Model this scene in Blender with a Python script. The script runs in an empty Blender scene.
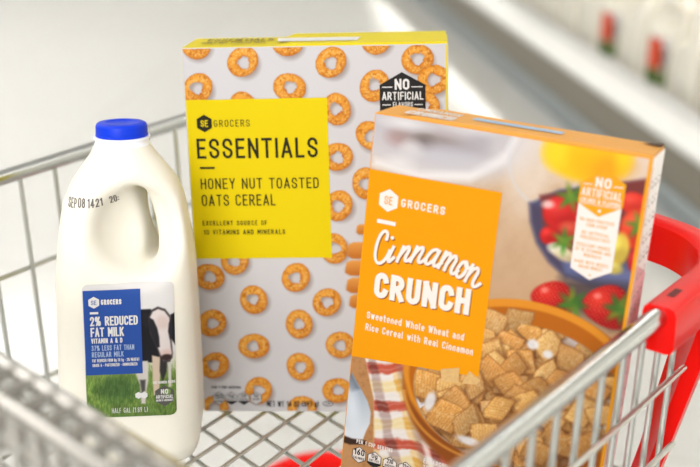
import bpy, math, random
import numpy as np
from mathutils import Vector, Matrix

random.seed(7)
RNG = np.random.default_rng(11)
sc = bpy.context.scene
COL = sc.collection
PI = math.pi
V = Vector

# ----------------------------------------------------------------- helpers
def s2l(c):
    c = c / 255.0
    return c / 12.92 if c <= 0.04045 else ((c + 0.055) / 1.055) ** 2.4

def rgb(r, g, b, k=1.0):
    return (s2l(r) * k, s2l(g) * k, s2l(b) * k, 1.0)

def mat(name, col, rough=0.5, metal=0.0, spec=0.5, noise=0.0, nscale=60.0, bump=0.0, coat=0.0, sss=0.0):
    m = bpy.data.materials.new(name)
    m.use_nodes = True
    nt = m.node_tree
    b = nt.nodes['Principled BSDF']
    b.inputs['Base Color'].default_value = col
    b.inputs['Roughness'].default_value = rough
    b.inputs['Metallic'].default_value = metal
    b.inputs['Specular IOR Level'].default_value = spec
    b.inputs['Coat Weight'].default_value = coat
    b.inputs['Coat Roughness'].default_value = 0.15
    if sss:
        b.inputs['Subsurface Weight'].default_value = sss
        b.inputs['Subsurface Radius'].default_value = (0.02, 0.016, 0.01)
    tc = nt.nodes.new('ShaderNodeTexCoord')
    nz = nt.nodes.new('ShaderNodeTexNoise')
    nz.inputs['Scale'].default_value = nscale
    nt.links.new(tc.outputs['Object'], nz.inputs['Vector'])
    if noise:
        mx = nt.nodes.new('ShaderNodeMix')
        mx.data_type = 'RGBA'
        mx.inputs['A'].default_value = tuple(c * (1 - noise) for c in col[:3]) + (1,)
        mx.inputs['B'].default_value = tuple(min(1, c * (1 + noise)) for c in col[:3]) + (1,)
        nt.links.new(nz.outputs['Fac'], mx.inputs['Factor'])
        nt.links.new(mx.outputs['Result'], b.inputs['Base Color'])
    if bump:
        bp = nt.nodes.new('ShaderNodeBump')
        bp.inputs['Strength'].default_value = bump
        bp.inputs['Distance'].default_value = 0.002
        nt.links.new(nz.outputs['Fac'], bp.inputs['Height'])
        nt.links.new(bp.outputs['Normal'], b.inputs['Normal'])
    return m

def print_mat(name, rough=0.5, spec=0.15):
    """printed paper or film: the ink colours are stored per vertex of the sheet"""
    m = bpy.data.materials.new(name)
    m.use_nodes = True
    nt = m.node_tree
    b = nt.nodes['Principled BSDF']
    a = nt.nodes.new('ShaderNodeVertexColor')
    a.layer_name = 'ink'
    nt.links.new(a.outputs['Color'], b.inputs['Base Color'])
    b.inputs['Roughness'].default_value = rough
    b.inputs['Specular IOR Level'].default_value = spec
    return m

class MB:
    def __init__(s):
        s.v = []; s.f = []; s.m = []
    def add(s, vs, fs, mi=0):
        o = len(s.v)
        s.v += [tuple(v) for v in vs]
        s.f += [tuple(i + o for i in f) for f in fs]
        s.m += [mi] * len(fs)
    def box(s, x0, x1, y0, y1, z0, z1, mi=0):
        vs = [(x, y, z) for x in (x0, x1) for y in (y0, y1) for z in (z0, z1)]
        s.add(vs, [(0, 1, 3, 2), (4, 6, 7, 5), (0, 4, 5, 1), (2, 3, 7, 6), (0, 2, 6, 4), (1, 5, 7, 3)], mi)
    def tube(s, pts, r, n=10, closed=False, mi=0):
        pts = [V(p) for p in pts]
        N = len(pts)
        rings = []
        ref = None
        for i, p in enumerate(pts):
            if closed:
                t = (pts[(i + 1) % N] - pts[i - 1]).normalized()
            else:
                t = (pts[min(i + 1, N - 1)] - pts[max(i - 1, 0)]).normalized()
            if ref is None:
                ref = V((0, 0, 1)) if abs(t.z) < 0.9 else V((1, 0, 0))
            a = (ref - t * ref.dot(t)).normalized()
            ref = a
            b = t.cross(a)
            rings.append([p + (a * math.cos(2 * PI * k / n) + b * math.sin(2 * PI * k / n)) * r for k in range(n)])
        vs = [q for rg in rings for q in rg]
        fs = []
        for i in range(N if closed else N - 1):
            j = (i + 1) % N
            for k in range(n):
                l = (k + 1) % n
                fs.append((i * n + k, i * n + l, j * n + l, j * n + k))
        if not closed:
            fs.append(tuple(range(n - 1, -1, -1)))
            fs.append(tuple((N - 1) * n + k for k in range(n)))
        s.add(vs, fs, mi)
    def sweep(s, rings, closed_profile=True, caps=True, mi=0):
        n = len(rings[0])
        vs = [q for rg in rings for q in rg]
        fs = []
        for i in range(len(rings) - 1):
            for k in range(n if closed_profile else n - 1):
                l = (k + 1) % n
                fs.append((i * n + k, i * n + l, (i + 1) * n + l, (i + 1) * n + k))
        if caps and closed_profile:
            fs.append(tuple(range(n - 1, -1, -1)))
            fs.append(tuple((len(rings) - 1) * n + k for k in range(n)))
        s.add(vs, fs, mi)
    def lathe(s, prof, n=48, mod=None, mi=0, cx=0, cy=0):
        rings = []
        for (r, z) in prof:
            rings.append([(cx + r * (1 + (mod(k, z) if mod else 0)) * math.cos(2 * PI * k / n),
                           cy + r * (1 + (mod(k, z) if mod else 0)) * math.sin(2 * PI * k / n), z) for k in range(n)])
        s.sweep(rings, True, True, mi)
    def build(s, name, mats, parent=None, smooth=False, bevel=0.0, seg=2):
        me = bpy.data.meshes.new(name)
        me.from_pydata(s.v, [], s.f)
        for m in (mats if isinstance(mats, (list, tuple)) else [mats]):
            me.materials.append(m)
        me.polygons.foreach_set('material_index', s.m)
        if smooth:
            me.polygons.foreach_set('use_smooth', [True] * len(me.polygons))
        me.update()
        o = bpy.data.objects.new(name, me)
        COL.objects.link(o)
        if parent: o.parent = parent
        if smooth:
            try:
                me.set_sharp_from_angle(angle=math.radians(40))
            except Exception:
                pass
        if bevel:
            b = o.modifiers.new('bevel', 'BEVEL')
            b.width = bevel; b.segments = seg; b.limit_method = 'ANGLE'; b.angle_limit = math.radians(40)
        return o

def thing(name, label, cat, loc=(0, 0, 0), R=None, group=None):
    o = bpy.data.objects.new(name, None)
    COL.objects.link(o)
    o.empty_display_size = 0.05
    M = (R.to_4x4() if R is not None else Matrix.Identity(4))
    M.translation = V(loc)
    o.matrix_world = M
    o['label'] = label; o['category'] = cat
    if group: o['group'] = group
    return o

def structure(o):
    o['kind'] = 'structure'
    return o

def rotvec(v):
    v = V(v)
    return Matrix.Rotation(v.length, 3, v.normalized())

# ---------------------------------------------------- condensed stroke lettering
def arc(cx, cy, rx, ry, a0, a1, n=7):
    return [(cx + rx * math.cos(math.radians(a0 + (a1 - a0) * i / n)),
             cy + ry * math.sin(math.radians(a0 + (a1 - a0) * i / n))) for i in range(n + 1)]
w = .48; R_ = .24
OV = arc(R_, 1 - R_, R_, R_, 180, 0) + arc(R_, R_, R_, R_, 0, -180) + [(0, 1 - R_)]
def S_(w=.48):
    r = w / 2
    return [(w, .74)] + arc(r, 1 - r, r, r, 0, 180) + [(0, .70), (.06, .60), (w - .06, .40), (w, .30)] + arc(r, r, r, r, 0, -180) + [(0, .26)]
bowl = lambda y0, y1, x0=.22, rx=.26: arc(x0, (y0 + y1) / 2, rx, (y1 - y0) / 2, 90, -90)
def n_arch(w=.4, h=.7): return [(0, 0), (0, h - w / 2)] + arc(w / 2, h - w / 2, w / 2, w / 2, 180, 0) + [(w, 0)]
LO = lambda w=.42, h=.7: arc(w / 2, h - w / 2, w / 2, w / 2, 180, 0) + arc(w / 2, w / 2, w / 2, w / 2, 0, -180) + [(0, h - w / 2)]
G = {
 'A': (.54, [[(0, 0), (.27, 1), (.54, 0)], [(.09, .27), (.45, .27)]]),
 'B': (.48, [[(0, 0), (0, 1), (.22, 1)] + bowl(.53, 1, .22, .24) + [(0, .53)], [(.22, .53)] + bowl(0, .53) + [(0, 0)]]),
 'C': (.48, [arc(R_, 1 - R_, R_, R_, 6, 180) + arc(R_, R_, R_, R_, 180, 354)]),
 'D': (.48, [[(0, 0), (0, 1), (.2, 1)] + arc(.2, .72, .28, .28, 90, 0) + arc(.2, .28, .28, .28, 0, -90) + [(0, 0)]]),
 'E': (.42, [[(.42, 1), (0, 1), (0, 0), (.42, 0)], [(0, .52), (.36, .52)]]),
 'F': (.42, [[(.42, 1), (0, 1), (0, 0)], [(0, .5), (.36, .5)]]),
 'G': (.48, [arc(R_, 1 - R_, R_, R_, 22, 180) + arc(R_, R_, R_, R_, 180, 360) + [(w, .42), (.28, .42)]]),
 'H': (.48, [[(0, 0), (0, 1)], [(w, 0), (w, 1)], [(0, .52), (w, .52)]]),
 'I': (.0, [[(0, 0), (0, 1)]]),
 'J': (.36, [[(.36, 1), (.36, .2)] + arc(.18, .18, .18, .18, 0, -180)]),
 'K': (.48, [[(0, 0), (0, 1)], [(w, 1), (.03, .42)], [(.16, .57), (.5, 0)]]),
 'L': (.40, [[(0, 1), (0, 0), (.40, 0)]]),
 'M': (.62, [[(0, 0), (0, 1), (.31, .35), (.62, 1), (.62, 0)]]),
 'N': (.50, [[(0, 0), (0, 1), (.5, 0), (.5, 1)]]),
 'O': (.48, [OV]), '0': (.46, [OV]),
 'P': (.48, [[(0, 0), (0, 1), (.22, 1)] + bowl(.46, 1) + [(0, .46)]]),
 'Q': (.48, [OV, [(.28, .22), (.5, -.02)]]),
 'R': (.50, [[(0, 0), (0, 1), (.22, 1)] + bowl(.48, 1) + [(0, .48)], [(.24, .48), (.5, 0)]]),
 'S': (.48, [S_()]),
 'T': (.50, [[(0, 1), (.5, 1)], [(.25, 1), (.25, 0)]]),
 'U': (.48, [[(0, 1), (0, R_)] + arc(R_, R_, R_, R_, 180, 360) + [(w, 1)]]),
 'V': (.52, [[(0, 1), (.26, 0), (.52, 1)]]),
 'W': (.74, [[(0, 1), (.18, 0), (.37, .9), (.56, 0), (.74, 1)]]),
 'X': (.5, [[(0, 1), (.5, 0)], [(.5, 1), (0, 0)]]),
 'Y': (.52, [[(0, 1), (.26, .45), (.52, 1)], [(.26, .45), (.26, 0)]]),
 'Z': (.46, [[(0, 1), (.46, 1), (0, 0), (.46, 0)]]),
 '1': (.2, [[(0, .82), (.2, 1), (.2, 0)]]),
 '2': (.46, [[(0, .74)] + arc(.23, .77, .23, .23, 170, 0) + [(.44, .6), (0, 0), (.46, 0)]]),
 '3': (.46, [arc(.22, .77, .22, .23, 160, -90), arc(.22, .27, .24, .27, 90, -160)]),
 '4': (.5, [[(.34, 0), (.34, 1), (0, .25), (.5, .25)]]),
 '5': (.46, [[(.44, 1), (.04, 1), (.02, .56)] + arc(.22, .31, .24, .31, 100, -160)]),
 '6': (.46, [[(.38, 1), (.06, .5)] + arc(.23, .28, .23, .28, 150, 510)]),
 '7': (.44, [[(0, 1), (.44, 1), (.14, 0)]]),
 '8': (.46, [arc(.23, .76, .21, .24, 0, 360, 12), arc(.23, .27, .23, .27, 0, 360, 12)]),
 '9': (.46, [arc(.23, .72, .23, .28, -30, 330), [(.42, .55), (.1, 0)]]),
 '%': (.8, [arc(.16, .77, .16, .23, 0, 360, 10), arc(.64, .23, .16, .23, 0, 360, 10), [(.62, 1), (.18, 0)]]),
 '&': (.56, [[(.56, 0), (.1, .74)] + arc(.24, .82, .15, .18, 200, -40) + [(.06, .36)] + arc(.22, .24, .2, .24, 150, 340) + [(.52, .5)]]),
 '.': (.06, [[(0, 0), (.06, 0)]]), ',': (.06, [[(.06, .05), (0, -.12)]]),
 '-': (.3, [[(0, .45), (.3, .45)]]), '/': (.36, [[(0, 0), (.36, 1)]]), ':': (.06, [[(0, .2), (.06, .2)], [(0, .6), (.06, .6)]]),
 '*': (.18, [[(0, .45), (.18, .45)]]),
 '(': (.14, [[(.14, 1.05), (0, .75), (0, .25), (.14, -.05)]]), ')': (.14, [[(0, 1.05), (.14, .75), (.14, .25), (0, -.05)]]),
 ' ': (.22, []),
 'a': (.42, [[(.02, .6)] + arc(.21, .5, .21, .2, 130, 0) + [(.42, 0)], [(.42, .4), (.2, .4)] + arc(.2, .2, .2, .2, 90, 270) + [(.42, .04)]]),
 'c': (.4, [[(.4, .5)] + arc(.2, .5, .2, .2, 0, 180) + arc(.2, .2, .2, .2, 180, 360) + [(.4, .2)]]),
 'd': (.42, [[(.42, 1), (.42, 0)], LO()]),
 'e': (.42, [[(0, .36), (.42, .36), (.42, .49)] + arc(.21, .49, .21, .21, 0, 180) + arc(.21, .21, .21, .21, 180, 318)]),
 'h': (.4, [[(0, 0), (0, 1)], n_arch()]),
 'i': (.0, [[(0, 0), (0, .60)], [(0, .92), (0, .96)]]),
 'l': (.1, [[(0, 1), (0, .1), (.1, 0)]]),
 'm': (.66, [[(0, 0), (0, .7)], [(0, .5)] + arc(.165, .535, .165, .165, 180, 0) + [(.33, 0)], [(.33, .5)] + arc(.495, .535, .165, .165, 180, 0) + [(.66, 0)]]),
 'n': (.4, [n_arch()]), 'o': (.42, [LO()]),
 'r': (.3, [[(0, 0), (0, .7)], [(0, .45), (.08, .64), (.3, .7)]]),
 't': (.3, [[(.1, 1), (.1, .12), (.2, 0), (.3, 0)], [(0, .7), (.3, .7)]]),
 'w': (.6, [[(0, .7), (.15, 0), (.3, .64), (.45, 0), (.6, .7)]]),
 'g': (.42, [LO(), [(.42, .7), (.42, -.1), (.3, -.24), (.05, -.24)]]),
 'z': (.4, [[(0, .7), (.4, .7), (0, 0), (.4, 0)]]),
 's': (.4, [[(.4, .55), (.3, .7), (.1, .7), (0, .55), (.06, .42), (.34, .3), (.4, .16), (.3, 0), (.1, 0), (0, .15)]]),
}

def ribbon(mb, pts, hw, place, cap=True):
    P = [np.array(p, float) for p in pts]
    Q = [P[0]]
    for p in P[1:]:
        if np.linalg.norm(p - Q[-1]) > 1e-6: Q.append(p)
    P = Q
    if len(P) < 2: return
    closed = np.linalg.norm(P[0] - P[-1]) < 1e-6 and len(P) > 3
    U = lambda a: a / np.linalg.norm(a)
    if closed:      # start a closed outline at its sharpest corner
        P = P[:-1]; n = len(P)
        dots = [U(P[i] - P[i - 1]) @ U(P[(i + 1) % n] - P[i]) for i in range(n)]
        k = int(np.argmin(dots))
        sharp0 = dots[k] < .6
        P = P[k:] + P[:k] + [P[k]]
        if not sharp0:
            return strip(mb, P[:-1], hw, place, True)
    # break the line at sharp corners; every piece is squared off past the corner
    runs = [[P[0]]]
    for i in range(1, len(P)):
        runs[-1].append(P[i])
        if i < len(P) - 1 and U(P[i] - P[i - 1]) @ U(P[i + 1] - P[i]) < .6:
            runs.append([P[i]])
    for r in runs:
        r = [q.copy() for q in r]
        if cap:
            r[0] = r[0] - U(r[1] - r[0]) * hw
            r[-1] = r[-1] + U(r[-1] - r[-2]) * hw
        strip(mb, r, hw, place, False)

def strip(mb, P, hw, place, closed):
    n = len(P); L = []; Rr = []
    for i in range(n):
        a = P[i] - P[i - 1] if (i > 0 or closed) else P[1] - P[0]
        b = P[(i + 1) % n] - P[i] if (i < n - 1 or closed) else P[n - 1] - P[n - 2]
        a = a / np.linalg.norm(a); b = b / np.linalg.norm(b)
        m = np.array([-a[1] - b[1], a[0] + b[0]]); m = m / max(np.linalg.norm(m), 1e-6)
        k = 1 / max(m @ np.array([-a[1], a[0]]), .6)
        L.append(P[i] + m * hw * k); Rr.append(P[i] - m * hw * k)
    LIFT[0] = (LIFT[0] + 1) % 7         # strokes of one letter lie a hair above each other where they cross
    lift = LIFT[0] * 5e-6
    vs = []
    for i in range(n): vs += [place(*L[i], lift), place(*Rr[i], lift)]
    fs = []
    for i in range(n if closed else n - 1):
        j = (i + 1) % n
        fs.append((2 * i, 2 * i + 1, 2 * j + 1, 2 * j))
    mb.add(vs, fs)

LIFT = [0]
def text(mb, s, u, v, h, width, place, weight=.13, gap=.2, slope=0.0):
    """one line of condensed capitals: baseline start (u, v), cap height h, fitted to a width (all mm)"""
    tot = sum(G[c][0] for c in s) + gap * (len(s) - 1) + weight * len(s)
    k = (width) / (tot * h)
    hw = weight * h / 2 * (0.5 + 0.5 * min(k, 1.3))
    vk = (h - 2 * hw) / h
    x = u
    for c in s:
        gw, strokes = G[c]
        x0 = x + weight * h * k / 2
        for st in strokes:
            ribbon(mb, [(x0 + px * h * k, v + hw + py * h * vk + slope * (x0 + px * h * k - u)) for px, py in st], hw, place)
        x = x0 + gw * h * k + weight * h * k / 2 + gap * h * k

def poly(mb, pts, place):
    mb.add([place(*p) for p in pts], [tuple(range(len(pts)))])

def hexa(cx, cy, r, k=1.0, rot=90):
    return [(cx + k * r * math.cos(math.radians(rot + 60 * i)), cy + r * math.sin(math.radians(rot + 60 * i))) for i in range(6)]

def outline(mb, pts, hw, place):
    ribbon(mb, list(pts) + [pts[0]], hw, place)

# ------------------------------------------------------------ printed pictures
def C3(r, g, b):
    return np.array([r, g, b], float)

class Canvas:
    """a picture printed on a sheet: colours laid over each other on a fine grid of points"""
    def __init__(s, X, Y):
        s.X, s.Y = X, Y
        s.c = np.zeros(X.shape + (3,)) + 255.0
    def lay(s, m, col):
        m = np.clip(m, 0, 1)[..., None]
        s.c = s.c * (1 - m) + np.asarray(col, float) * m
    def ell(s, cx, cy, rx, ry, rot, soft):
        a = math.radians(rot)
        dx, dy = s.X - cx, s.Y - cy
        x = dx * math.cos(a) + dy * math.sin(a); y = -dx * math.sin(a) + dy * math.cos(a)
        d = (np.sqrt((x / rx) ** 2 + (y / ry) ** 2) - 1) * min(rx, ry)
        return np.clip(.5 - d / soft, 0, 1)
    def poly(s, pts, soft):
        d = np.full(s.X.shape, 1e9); ins = np.zeros(s.X.shape, bool)
        n = len(pts)
        for i in range(n):
            x0, y0 = pts[i]; x1, y1 = pts[(i + 1) % n]
            ex, ey = x1 - x0, y1 - y0
            t = np.clip(((s.X - x0) * ex + (s.Y - y0) * ey) / (ex * ex + ey * ey + 1e-12), 0, 1)
            d = np.minimum(d, np.hypot(s.X - x0 - t * ex, s.Y - y0 - t * ey))
            if abs(ey) > 1e-9:
                ins ^= ((y0 > s.Y) != (y1 > s.Y)) & (s.X < (x1 - x0) * (s.Y - y0) / ey + x0)
        d = np.where(ins, -d, d)
        return np.clip(.5 - d / soft, 0, 1)
    def noise(s, scale, seed=0, octaves=3):
        r = np.random.default_rng(seed); out = 0; amp = 1; tot = 0
        for o in range(octaves):
            g = r.random((256, 256))
            x = s.X * scale + 31.7 * o; y = s.Y * scale + 17.3 * o
            xi = np.floor(x).astype(int); yi = np.floor(y).astype(int)
            fx = x - xi; fy = y - yi
            fx = fx * fx * (3 - 2 * fx); fy = fy * fy * (3 - 2 * fy)
            q = lambda a, b: g[(xi + a) % 256, (yi + b) % 256]
            out = out + amp * ((q(0, 0) * (1 - fx) + q(1, 0) * fx) * (1 - fy) + (q(0, 1) * (1 - fx) + q(1, 1) * fx) * fy)
            tot += amp; amp *= .55; scale *= 2.1
        return out / tot
    def linear(s, k):
        c = np.clip(s.c, 0, 255) / 255
        c = np.where(c <= .04045, c / 12.92, ((c + .055) / 1.055) ** 2.4)
        return np.clip(c * k, 0, 1)

def sheet(name, nu, nv, pos, colors, m, parent):
    """a flat printed sheet: grid (nv, nu) of positions with one ink colour per grid point"""
    me = bpy.data.meshes.new(name)
    P = pos.reshape(-1, 3)
    idx = np.arange(nu * nv).reshape(nv, nu)
    q = np.stack([idx[:-1, :-1], idx[:-1, 1:], idx[1:, 1:], idx[1:, :-1]], -1).reshape(-1, 4)
    me.vertices.add(len(P)); me.vertices.foreach_set('co', P.astype(np.float32).ravel())
    me.loops.add(q.size); me.loops.foreach_set('vertex_index', q.ravel().astype(np.int32))
    me.polygons.add(len(q))
    me.polygons.foreach_set('loop_start', (np.arange(len(q)) * 4).astype(np.int32))
    me.update(calc_edges=True)
    at = me.color_attributes.new('ink', 'FLOAT_COLOR', 'POINT')
    at.data.foreach_set('color', np.concatenate([colors.reshape(-1, 3), np.ones((len(P), 1))], 1).astype(np.float32).ravel())
    me.materials.append(m)
    me.validate()
    o = bpy.data.objects.new(name, me)
    COL.objects.link(o); o.parent = parent
    return o

# light level on the goods: printed inks are divided by it so they come out as printed
INK = 0.68
def ink(r, g, b): return rgb(r, g, b, INK)

# ----------------------------------------------------------------- materials
M_chrome = mat('chrome_plated_steel', (.50, .51, .50, 1), rough=.18, metal=1.0)
M_wire = mat('zinc_plated_wire', (.52, .53, .50, 1), rough=.30, metal=1.0)
M_red = mat('red_plastic', rgb(216, 10, 4), rough=.32, spec=.18, noise=.04)
M_yel = mat('yellow_board', ink(244, 222, 0), rough=.5, spec=.2)
M_yelp = mat('yellow_ink', ink(240, 213, 0), rough=.4, spec=.12)
M_dark = mat('charcoal_ink', ink(45, 42, 20), rough=.5, spec=.12)
M_black = mat('black_ink', ink(40, 38, 38), rough=.45, spec=.12)
M_white = mat('white_ink', ink(245, 243, 240), rough=.5, spec=.12)
M_grey = mat('grey_board', ink(215, 212, 212), rough=.5, spec=.12)
M_or = mat('orange_board', ink(250, 178, 78), rough=.5, spec=.2)
M_orp = mat('orange_ink', ink(243, 157, 0), rough=.4, spec=.12)
M_orb = mat('badge_orange_ink', ink(240, 165, 30), rough=.4, spec=.12)
M_cream = mat('cream_ink', ink(247, 234, 226), rough=.5, spec=.12)
M_brown = mat('brown_shadow_ink', ink(150, 82, 18), rough=.5, spec=.2)
M_side = mat('pale_side_board', rgb(250, 243, 236, .92), rough=.5, spec=.3)
M_pink = mat('pink_side_ink', rgb(242, 184, 184, .92), rough=.5, spec=.12)
M_blue = mat('pale_blue_ink', ink(160, 200, 238), rough=.4)
M_bluep = mat('royal_blue_ink', ink(48, 88, 172), rough=.45, spec=.12)
M_paleblue = mat('light_blue_lettering', ink(178, 200, 236), rough=.5)
M_stamp = mat('grey_stamp_ink', ink(120, 112, 108), rough=.6)
M_jug = mat('milky_plastic', rgb(246, 241, 227, .83), rough=.36, spec=.4, sss=.25)
M_neck = mat('translucent_neck_plastic', rgb(240, 242, 246, .97), rough=.3, sss=.2)
M_cap = mat('blue_cap_plastic', rgb(4, 52, 196), rough=.4, spec=.2)
M_print = print_mat('picture_print')
M_film = print_mat('label_print', .45, .15)

# ------------------------------------------------------------------ cereal boxes
def carton_mesh(W, H, D, mats, parent, name='carton'):
    """folded board carton with a slightly rounded crease along every edge; mats: front, sides, top, bottom/back"""
    mb = MB()
    e = .0008
    vs = [(x, y, z) for x in (0, W) for y in (0, D) for z in (0, H)]
    mb.add(vs, [(0, 4, 5, 1)], 0)
    mb.add(vs, [(4, 6, 7, 5)], 1)
    mb.add(vs, [(0, 1, 3, 2)], 2)
    mb.add(vs, [(1, 5, 7, 3)], 3)
    mb.add(vs, [(2, 3, 7, 6), (0, 2, 6, 4)], 4)
    o = mb.build(name, mats, parent)
    import bmesh
    bm = bmesh.new(); bm.from_mesh(o.data)
    bmesh.ops.remove_doubles(bm, verts=bm.verts, dist=1e-6)
    bm.to_mesh(o.data); bm.free()
    b = o.modifiers.new('crease', 'BEVEL'); b.width = e; b.segments = 2
    return o

def face_place(layer, ku=.001, kv=.001, u0=0., v0=0.):
    y = -.00012 * layer - .00008
    return lambda u, v, lift=0.0: (u0 + u * ku, y - lift, v0 + v * kv)

# ---- honey nut oats box
oW, oH, oD = .1962, .2907, .0594
oR = rotvec((-.0823, -.0275, -.0625))
oT = V((-.1172, .8524, .4988))
oats = thing('cereal_box', 'white cereal box printed with toasted oat rings and a yellow ESSENTIALS panel', 'cereal box', oT, oR)
carton_mesh(oW, oH, oD, [M_grey, M_yel, M_yel, M_yel, M_yel], oats)

nu, nv = 420, 620
U, Vv = np.meshgrid(np.linspace(.0009, oW - .0009, nu), np.linspace(.0009, oH - .0009, nv))
cv = Canvas(U * 1000, Vv * 1000)
cv.c[:] = C3(217, 214, 216)
rings = [(45.2, 279.8), (10.3, 260.3), (79.2, 260.2), (113.6, 243.4), (10.9, 293.2), (78.9, 293.8), (43.9, 245.4), (110.4, 278.2),
         (173.8, 279.4), (185.5, 264.3), (142.0, 260.5), (139.1, 223.1), (112.9, 207.4), (143.8, 294.6), (178.3, 244.5),
         (112.9, 169.6), (108.6, 135.7), (10.6, 113.5), (31.3, 126.7), (78.3, 112.6), (44.6, 94.5), (101.8, 92.3), (10.8, 75.3),
         (79.5, 74.3), (43.0, 56.0), (111.3, 56.9), (10.8, 39.7), (79.1, 38.5), (44.8, 18.2), (107.9, 18.4), (8.8, 2.6), (79.3, 2.8),
         (134.2, 186.8), (174, 206), (172, 168), (143, 112), (142, 75), (176, 130), (175, 92), (174, 56), (173, 18), (142, 38), (142, 3)]
nz1 = cv.noise(.55, 3, 3); nz2 = cv.noise(.9, 8, 2); nz3 = cv.noise(.12, 5, 2)
for i, (cx, cy) in enumerate(rings):
    rr = np.random.default_rng(40 + i)
    e1, a1 = rr.uniform(.02, .10), rr.uniform(0, PI)
    hx, hy = rr.uniform(-.8, .8, 2)
    dx, dy = cv.X - cx, cv.Y - cy
    th = np.arctan2(dy, dx)
    r = np.hypot(dx, dy) * (1 + e1 * np.cos(2 * (th - a1)))
    ro = 11.3 + (nz1 - .5) * .7; hole = np.hypot(dx - hx, dy - hy) * (1 + .12 * np.cos(3 * th + i)) - (4.5 + (nz2 - .5) * 2)
    sh = np.clip(.5 - (np.hypot(dx - 1.8, dy + 2.0) - 11.0) / 4.0, 0, 1) * np.clip(.6 + (np.hypot(dx - 1.4, dy + 1.2) - 4.5) / 3, .15, 1)
    cv.lay(sh * .6, C3(140, 120, 110))
    m = np.clip(.5 - (r - ro) / .5, 0, 1) * np.clip(.5 + hole / .5, 0, 1)
    t = np.clip((r - 3.6) / 8.0, 0, 1)
    prof = np.sin(PI * np.clip(t, 0, 1)) ** .7
    lit = prof * .75 + .25 * np.clip(.5 + (dy - dx * .6) / 18, 0, 1)
    col = C3(186, 98, 20) * (1 - lit[..., None]) + C3(244, 168, 58) * lit[..., None]
    sp = np.clip((nz2 - .52) * 7, 0, 1)[..., None] * prof[..., None]
    col = col * (1 - .55 * sp) + C3(252, 214, 140) * .55 * sp
    dk = np.clip((.44 - nz1) * 6, 0, 1)[..., None]
    col = col * (1 - .6 * dk) + C3(176, 88, 10) * .6 * dk
    cv.lay(m, col)
cv.lay(np.clip((cv.X - 194.2) / .4, 0, 1), C3(244, 222, 0))
# wooden honey dipper at the right of the picture
for k, (cx, cy, rx, ry) in enumerate([(133, 150.8, 7, 4), (131, 134.1, 12.5, 6.6), (130, 120.1, 13.5, 6.2), (130, 106, 13, 6.2), (130, 93, 11, 5.6)]):
    cv.lay(cv.ell(cx + 1, cy - 1.5, rx, ry, 0, 3) * .35, C3(140, 110, 90))
    d = np.clip(.5 + (cv.Y - cy) / (2.2 * ry), 0, 1)[..., None]
    cv.lay(cv.poly([(cx - rx, cy - ry * .6), (cx - rx * .9, cy + ry * .7), (cx - rx * .6, cy + ry), (cx + rx, cy + ry), (cx + rx, cy - ry), (cx - rx * .7, cy - ry)], 1.2),
           C3(196, 110, 34) * (1 - d) + C3(240, 166, 80) * d)
pos = np.stack([U, np.full_like(U, -.00006), Vv], -1)
sheet('front_picture', nu, nv, pos, cv.linear(INK), M_print, oats)

def decal(name, m, parent, fn, layer, **kw):
    mb = MB(); fn(mb, face_place(layer, **kw))
    return mb.build(name, m, parent)

pan = decal('title_panel', M_yelp, oats, lambda mb, p: poly(mb, [(.9, 128.2), (106.8, 128.6), (106.7, 252.4), (.9, 251.8)], p), 2)
pan['label'] = 'yellow title panel printed ESSENTIALS'
def f(mb, p):
    text(mb, 'GROCERS', 21.2, 231.4, 5.3, 27.0, p, .13, .32)
    text(mb, 'ESSENTIALS', 7.3, 207.2, 15.4, 91.2, p, .15, .22)
    poly(mb, [(8.6, 199.2), (20, 199.2), (20, 200.8), (8.6, 200.8)], p)
    text(mb, 'HONEY NUT TOASTED', 8.6, 183.5, 8.4, 89.9, p, .135, .22)
    text(mb, 'OATS CEREAL', 8.6, 170.3, 8.9, 56.5, p, .135, .22)
    text(mb, 'EXCELLENT SOURCE OF', 8.2, 154.9, 3.7, 49.7, p, .18, .34)
    text(mb, '10 VITAMINS AND MINERALS', 8.7, 147.6, 3.9, 62.8, p, .18, .32)
decal('lettering', M_dark, pan, f, 4)
emb = decal('brand_emblem', M_dark, pan, lambda mb, p: poly(mb, hexa(14, 234.1, 6.7, .98), p), 4)
decal('lettering', M_yelp, emb, lambda mb, p: text(mb, 'SE', 11.3, 231.6, 5.0, 5.4, p, .17, .2), 6)

def badge(mb, p):
    poly(mb, [(145.8, 233), (162.4, 223.5), (179.5, 233), (179.5, 260.8), (162.2, 270.3), (145.8, 261)], p)
bd = decal('claim_badge', M_black, oats, badge, 2)
bd['label'] = 'black hexagonal NO ARTIFICIAL badge'
def f(mb, p):
    text(mb, 'NO', 157.0, 257.4, 7.9, 10.6, p, .2, .16)
    poly(mb, [(147.6, 259.0), (155.2, 259.0), (155.2, 259.7), (147.6, 259.7)], p)
    poly(mb, [(169.2, 259.0), (177.4, 259.0), (177.4, 259.7), (169.2, 259.7)], p)
    text(mb, 'ARTIFICIAL', 147.6, 249.8, 6.0, 30.2, p, .17, .2)
    text(mb, 'FLAVORS', 155.5, 244.6, 3.6, 14.6, p, .16, .22)
    poly(mb, [(147.6, 245.9), (153.8, 245.9), (153.8, 246.5), (147.6, 246.5)], p)
    poly(mb, [(171.4, 245.9), (177.4, 245.9), (177.4, 246.5), (171.4, 246.5)], p)
    text(mb, 'OR COLORS', 153.5, 238, 3.6, 18, p, .16, .22)
decal('lettering', M_white, bd, f, 4)

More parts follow.
